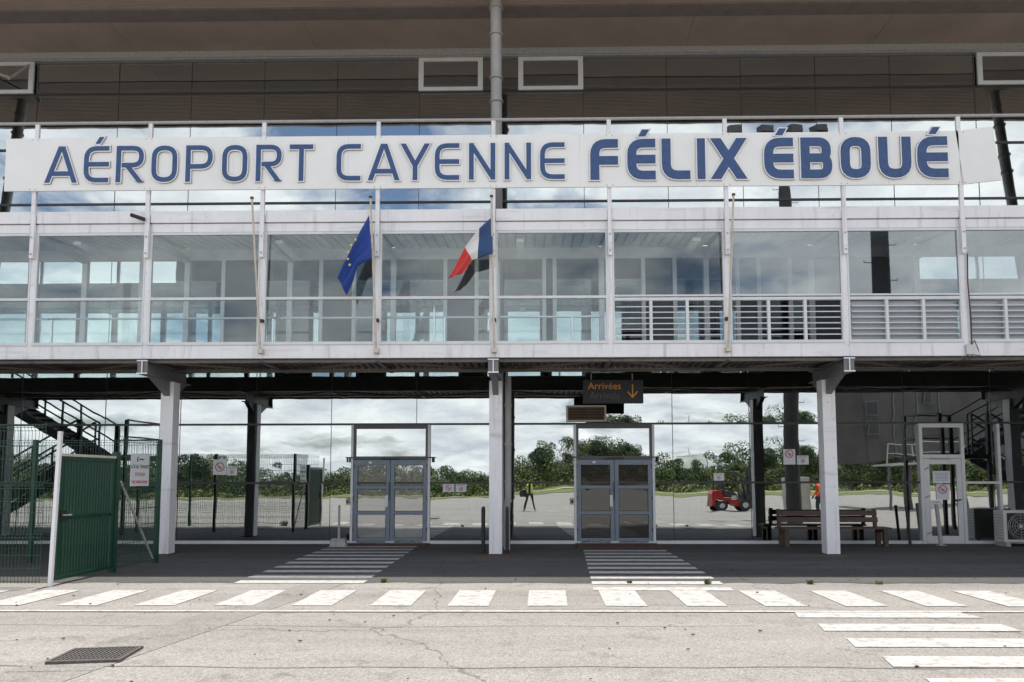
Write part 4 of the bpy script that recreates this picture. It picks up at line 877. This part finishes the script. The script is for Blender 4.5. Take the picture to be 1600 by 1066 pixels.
MB().tube([(1.62, 0, .8), (1.38, 0, 1.3)], .03, 8).tube([(1.38 + .1 * math.cos(k * .6), .17 * math.sin(k * .6), 1.3 + .13 * math.cos(k * .6)) for k in range(12)], .016, 6).build('steering_wheel', 'black', E)
for y in (-.3, .3): MB().box(2.02, 2.16, y - .07, y + .07, .1, 2.25).build('mast_rail', 'black_matt', E)
for z in (.3, 1.0, 1.9): bx('mast_bar', 'black_matt', E, 2.03, 2.11, -.229, .229, z, z + .1)
for y in (-.28, .28): MB().box(2.165, 2.21, y - .06, y + .06, .08, .7).box(2.21, 3.25, y - .06, y + .06, .08, .12).build('fork', 'ac_grey', E)
bx('plate', 'cabinet', E, .95, 1.25, .521, .527, .62, .88)
# jet bridge
E = empty('jet_bridge', (22.6, -24, gz(22, -24)), R(-12)); tag(E, 'grey passenger boarding bridge, mirrored right of the bench', 'jet bridge')
c = MB(); c.hexa([(-2.6, -1.5, 3.0), (16, -1.5, 3.4), (16, 1.5, 3.4), (-2.6, 1.5, 3.0), (-2.6, -1.5, 5.9), (16, -1.5, 5.6), (16, 1.5, 5.6), (-2.6, 1.5, 5.9)]); c.build('tunnel', 'bridge_grey', E, bevel=.08)
MB().prism([(-4.0, 2.7), (-2.3, 2.8), (-2.3, 6.5), (-3.2, 6.75), (-4.3, 6.1)], -1.7, 1.7).build('cab', 'bridge_grey', E, bevel=.06)
for x in (-2.0, -.6, .9): bx('seam', 'pipe_dark', E, x - .05, x + .05, 1.501, 1.53, 3.15, 6.0)
for x, z, w_ in ((-3.6, 4.3, .35), (.1, 4.9, .2)): bx('window_frame', 'pipe_dark', E, x - w_ - .06, x + w_ + .06, 1.52 if x > -2 else 1.705, 1.56 if x > -2 else 1.74, z - .06, z + .76); bx('window_pane', 'black', E, x - w_, x + w_, 1.561 if x > -2 else 1.741, 1.57 if x > -2 else 1.75, z, z + .7)
for x in (0, 3.8, 14): MB().tube([(x, 0, 0.004), (x, 0, 3.05)], .25, 12).build('leg', 'pipe_dark', E)
MB().box(-3.8, 1.2, 1.8, 3.0, 2.5, 2.6).build('service_platform', 'galv', E)
for z in (3.1, 3.65): MB().bar((-3.8, 3.0, z), (1.2, 3.0, z), .05).build('platform_rail', 'galv', E)
for x in (-3.8, -2.1, -.4, 1.2): MB().bar((x, 3.0, 2.6), (x, 3.0, 3.65), .05).build('rail_post', 'galv', E)
for x in (-3.6, 1.0): MB().bar((x, 2.9, 0.004), (x, 2.9, 2.5), .12).build('platform_leg', 'pipe_dark', E)
tag(MB().box(3.0, 8.0, -.2, .2, .021, .5).build('barrier_block', 'lift_red'), 'low red and white barrier on the grass, mirrored by the right door', 'barrier'); bpy.data.objects['barrier_block'].location = (6, -84, 0)
# crane far off
E = empty('tower_crane', (105, -385, 0)); tag(E, 'distant tower crane above the trees, mirrored in the glass', 'crane')
MB().bar((0, 0, 0), (0, 0, 20), .5).build('tower', 'pipe_grey', E); MB().bar((-18, 0, 17.5), (30, 0, 18.2), .5).build('jib', 'pipe_grey', E); MB().bar((-12, 0, 18), (-12, 0, 22), .4).build('counterweight', 'pipe_grey', E)
# ------------------------------------------------------------------ people
def person(name, loc, rz, mat, joints, edges, rad, label, extra=None):
    E = empty(name, loc, rz); tag(E, label, 'person')
    me = bpy.data.meshes.new('body'); keys = list(joints); me.from_pydata([joints[k] for k in keys], [(keys.index(a), keys.index(b)) for a, b in edges], [])
    o = bpy.data.objects.new('body', me); COL.objects.link(o); o.parent = E; me.materials.append(MATS[mat])
    o.modifiers.new('skin', 'SKIN'); sv = me.skin_vertices[0].data
    for k, n in enumerate(keys): sv[k].radius = (rad.get(n, .05),) * 2 if not isinstance(rad.get(n, .05), tuple) else rad[n]; sv[k].use_root = (n == 'pelvis')
    ss = o.modifiers.new('sub', 'SUBSURF'); ss.levels = 2; ss.render_levels = 2
    return E
def figure(pose):
    J = {'pelvis': (0, 0, .95), 'belly': (0, .01, 1.10), 'chest': (0, .01, 1.30), 'neckb': (0, 0, 1.46), 'neck': (0, .02, 1.52), 'head': (0, .04, 1.60), 'crown': (0, .03, 1.70)}
    Rr = {'pelvis': (.16, .12), 'belly': (.15, .11), 'chest': (.18, .12), 'neckb': .075, 'neck': .06, 'head': (.078, .095), 'crown': (.065, .08)}
    ed = [('pelvis', 'belly'), ('belly', 'chest'), ('chest', 'neckb'), ('neckb', 'neck'), ('neck', 'head'), ('head', 'crown')]
    for s, n in ((-1, 'l'), (1, 'r')):
        P = pose[n]
        J.update({n + 'hip': (s * .10, 0, .90), n + 'knee': P['knee'], n + 'ankle': P['ankle'], n + 'toe': P['toe'], n + 'sh': (s * .19, 0, 1.41), n + 'elb': P['elb'], n + 'wr': P['wr'], n + 'palm': P['palm']})
        Rr.update({n + 'hip': .095, n + 'knee': .062, n + 'ankle': .045, n + 'toe': .04, n + 'sh': .065, n + 'elb': .046, n + 'wr': .032, n + 'palm': .035})
        ed += [('pelvis', n + 'hip'), (n + 'hip', n + 'knee'), (n + 'knee', n + 'ankle'), (n + 'ankle', n + 'toe'), ('chest', n + 'sh'), (n + 'sh', n + 'elb'), (n + 'elb', n + 'wr'), (n + 'wr', n + 'palm')]
        pa, d = Vector(P['palm']), Vector(P['fdir']); sdv = Vector(P['fside'])
        for k in range(4):
            a = pa + sdv * (.03 - .02 * k) + d * .03; b = a + d * (.035 + .006 * (k in (1, 2))); c = b + d * .02 + Vector(P['curl']) * .03
            J.update({f'{n}f{k}a': tuple(a), f'{n}f{k}b': tuple(b), f'{n}f{k}c': tuple(c)}); Rr.update({f'{n}f{k}a': .010, f'{n}f{k}b': .009, f'{n}f{k}c': .008}); ed += [(n + 'palm', f'{n}f{k}a'), (f'{n}f{k}a', f'{n}f{k}b'), (f'{n}f{k}b', f'{n}f{k}c')]
        th = pa + sdv * .05; J[n + 'th'] = tuple(th + d * .02); Rr[n + 'th'] = .010; ed.append((n + 'palm', n + 'th'))
    return J, ed, Rr
pose = {}
for s, n in ((-1, 'l'), (1, 'r')):
    pose[n] = dict(knee=(s * .17, .02, .50), ankle=(s * .24, -.03, .09), toe=(s * .29, .12, .045), elb=(s * .27, .14, 1.22), wr=(s * .10, .27, 1.50), palm=(s * .075, .27, 1.56), fdir=(-s * .35, .25, .9), fside=(-s * .5, .3, -.3), curl=(-s * .8, .3, .2))
J, ed, Rr = figure(pose)
ph = person('person', (0.0, CAM_Y - .42, 0.004), 0, 'photographer_clothes', J, ed, Rr, 'person in a yellow vest taking a photograph, mirrored in the glass')
v = MB(); n = 20; rings = [(.90, .185, .15), (1.05, .18, .145), (1.2, .195, .15), (1.33, .205, .15), (1.42, .17, .12), (1.46, .11, .09)]
for z, a, b in rings:
    for k in range(n): v.v.append((a * math.cos(2 * math.pi * k / n), b * math.sin(2 * math.pi * k / n) + .01, z))
for i in range(len(rings) - 1):
    for k in range(n):
        if k in (4, 5): continue                         # vest hangs open at the front
        v.f.append((i * n + k, i * n + (k + 1) % n, (i + 1) * n + (k + 1) % n, (i + 1) * n + k)); v.m.append(1 if i == 1 and False else 0)
vo = v.build('safety_vest', 'hivis', ph, smooth=True); vo.modifiers.new('thickness', 'SOLIDIFY').thickness = .012
b_ = MB()
for z in (1.0, 1.14):
    for k in range(n):
        if k in (4, 5): continue
        a0, a1 = 2 * math.pi * k / n, 2 * math.pi * (k + 1) / n; q = .200
        b_.hexa([(q * math.cos(a0), .165 * math.sin(a0) + .01, z), (q * math.cos(a1), .165 * math.sin(a1) + .01, z), (q * .97 * math.cos(a1), .16 * math.sin(a1) + .01, z), (q * .97 * math.cos(a0), .16 * math.sin(a0) + .01, z), (q * math.cos(a0), .165 * math.sin(a0) + .01, z + .05), (q * math.cos(a1), .165 * math.sin(a1) + .01, z + .05), (q * .97 * math.cos(a1), .16 * math.sin(a1) + .01, z + .05), (q * .97 * math.cos(a0), .16 * math.sin(a0) + .01, z + .05)])
b_.build('reflective_band', 'reflective', ph)
hm = MB(); 
for i, (z, rr) in enumerate(((1.60, .10), (1.66, .103), (1.71, .095), (1.75, .06), (1.765, .01))):
    for k in range(14): hm.v.append((rr * .86 * math.cos(k * math.pi / 7), rr * math.sin(k * math.pi / 7) + .015 - .02 * (i == 0), z))
for i in range(4):
    for k in range(14):
        if i == 0 and k in (2, 3, 4): continue
        hm.f.append((i * 14 + k, i * 14 + (k + 1) % 14, (i + 1) * 14 + (k + 1) % 14, (i + 1) * 14 + k)); hm.m.append(0)
hm.build('hair', 'hair_dark', ph, smooth=True)
E = empty('camera_body', (0, CAM_Y - .42 + .235, 1.6)); tag(E, 'black photo camera held up to the face', 'camera')
bx('housing', 'black', E, -.07, .07, -.035, .035, -.05, .045, bevel=.008); MB().tube([(0, .035, -.005), (0, .10, -.005)], .036, 16).build('lens', 'black', E); bx('prism_hump', 'black', E, -.03, .03, -.03, .03, .046, .07)
E = empty('shoulder_bag', (-.30, CAM_Y - .42, .92)); tag(E, 'dark shoulder bag hanging at the photographer\'s hip', 'bag')
MB().prism([(-.16, -.2), (.12, -.2), (.16, -.1), (.15, .14), (-.12, .14), (-.2, -.05)], -.11, .11).build('pouch', 'bag_dark', E, bevel=.03)
MB().tube([(.1, .1, .13), (.2, .14, .35), (.36, .12, .53), (.44, 0, .52), (.36, -.13, .45), (.15, -.13, .2), (.05, -.11, .12)], .016, 6).build('strap', 'bag_dark', E)
pose2 = {}
for s, n in ((-1, 'l'), (1, 'r')):
    pose2[n] = dict(knee=(s * .12, .05, .50), ankle=(s * .13, -.02, .09), toe=(s * .15, .13, .045), elb=(s * .27, .02, 1.15), wr=(s * .26, .14, .95), palm=(s * .25, .17, .90), fdir=(0, .4, -.9), fside=(0, .6, .3), curl=(-s * .5, .3, -.2))
J, ed, Rr = figure(pose2)
wk = person('person', (12.75, -13.2, 0.004), R(100), 'worker_clothes', J, ed, Rr, 'person in an orange jacket beside the grey cabinet, mirrored')
hm2 = hm.mesh('hair', 'hair_dark'); link('hair', hm2, wk)
# ------------------------------------------------------------------ trees and hills behind the apron
def leaves(m, c, rx, ry, rz, n, s, mi=0):
    for _ in range(n):
        while True:
            p = Vector((random.uniform(-1, 1), random.uniform(-1, 1), random.uniform(-1, 1)))
            if .35 < p.length < 1: break
        p = Vector((c[0] + p.x * rx, c[1] + p.y * ry, c[2] + p.z * rz)); a = Vector((random.gauss(0, 1), random.gauss(0, 1), random.gauss(0, 1))).normalized(); b = a.cross(Vector((random.gauss(0, 1), random.gauss(0, 1), random.gauss(0, 1)))).normalized(); q = s * random.uniform(.6, 1.3)
        k = len(m.v); m.v += [tuple(p - a * q), tuple(p - b * q * .6), tuple(p + a * q), tuple(p + b * q * .6)]; m.f.append((k, k + 1, k + 2, k + 3)); m.m.append(mi)
def tree(x, y, h, r, mat, lab):
    E = empty('tree', (x, y, gz(x, y))); tag(E, lab, 'tree', 'trees beyond the apron')
    t_ = MB().tube([(0, 0, -.3), (.1, 0, h * .35), (-.1, .1, h * .62)], [.28, .2, .1], 7)
    m = MB()
    for k in range(9):
        a = k * 2.4; rr = r * random.uniform(.3, .75); c = (math.cos(a) * rr, math.sin(a) * rr, h * random.uniform(.55, .86)); t_.tube([(0, 0, h * .4), c], [.1, .03], 5)
        leaves(m, c, r * .5, r * .5, h * .15, 420, .2)
    leaves(m, (0, 0, h * .85), r * .5, r * .5, h * .15, 460, .2)
    me = m
    t_.build('trunk', 'bark', E)
    bm_ = bpy.data.meshes.new('crown'); bm_.from_pydata(m.v, [], m.f); bm_.materials.append(MATS[mat]); link('crown', bm_, E)
fo = MB()
def profile(x):
    return 7.9 + 1.6 * math.sin(x * .05 + .5) + 1.3 * math.sin(x * .13) + (4.5 * math.exp(-((x - 78) / 24) ** 2)) + 1.5 * math.exp(-((x - 22) / 14) ** 2) - 1.2 * math.exp(-((x - 40) / 12) ** 2)
for k in range(2100):
    x = random.uniform(-190, 190); y = -149 - random.uniform(0, 24); bump = profile(x) * random.choice((.8, .95, 1.0, 1.1, 1.25)); f = random.random() ** .7
    if y > -155: bump *= .62
    rr = random.uniform(1.2, 2.9); leaves(fo, (x, y, gz(x, y) + .3 + (bump - rr * .6) * f), rr, rr, rr * random.uniform(.55, .85), int(110 + rr * 70), .225, random.choice((0, 0, 0, 1, 1, 2)))
me = bpy.data.meshes.new('woodland'); me.from_pydata(fo.v, [], fo.f)
for m_ in ('leaf_a', 'leaf_b', 'leaf_c'): me.materials.append(MATS[m_])
me.polygons.foreach_set('material_index', fo.m); tag(link('woodland', me), 'dense green woodland along the far edge of the apron', 'woodland', kind='stuff')
sb = MB()
for k in range(260):
    x = random.uniform(-170, 170); leaves(sb, (x, -144 - random.uniform(0, 5), .6 + gz(x, -147)), 1.8, 1.4, 1.1, 40, .35, random.randrange(2))
me = bpy.data.meshes.new('undergrowth'); me.from_pydata(sb.v, [], sb.f); me.materials.append(MATS['leaf_b']); me.materials.append(MATS['weed']); me.polygons.foreach_set('material_index', sb.m); tag(link('undergrowth', me), 'low bright undergrowth before the woodland', 'undergrowth', kind='stuff')
for x, y, h, r, m_, l in ((17, -152, 11.5, 2.6, 'leaf_c', 'dark upright tree above the woodland right of the photographer'), (23.5, -153, 11.4, 3.3, 'leaf_c', 'broad dark tree above the woodland left of the right door'), (2, -154, 10.4, 3, 'leaf_c', 'dark tree right of the middle column above the woodland'), (-82, -150, 10.5, 3, 'leaf_c', 'lone palm-like tree above the woodland at far left'), (57, -150, 10.2, 3.2, 'leaf_c', 'dark tree above the forklift'), (66, -150, 11.3, 4, 'leaf_c', 'broad dark tree right of the forklift'), (78, -150, 13.2, 4.6, 'leaf_c', 'tall round tree mirrored behind the mast'), (87, -150, 13.0, 4.4, 'leaf_c', 'tall round tree at the far right of the woodland'), (28, -146, 3.2, 2.2, 'weed', 'small bright green bush before the woodland')): tree(x, y, h, r, m_, l)
hl = MB(); nx, ny = 60, 12
for j in range(ny + 1):
    for i in range(nx + 1):
        x = -420 + 840 * i / nx; y = -360 - 160 * j / ny; u = j / ny
        hgt = (4 + 5 * min(1, max(0, x / 60)) + 10 * math.exp(-((x - 58) / 16) ** 2) + 5 * math.sin(x * .02 + 1) + 2 * math.sin(x * .07) + 14 * math.exp(-((x - 230) / 70) ** 2)) * math.sin(u * math.pi * .95) 
        hl.v.append((x, y, max(hgt, 0) - .3))
for j in range(ny):
    for i in range(nx):
        k = j * (nx + 1) + i; hl.f.append((k, k + 1, k + nx + 2, k + nx + 1)); hl.m.append(0)
tag(hl.build('hill', 'hill', smooth=True), kind='structure')
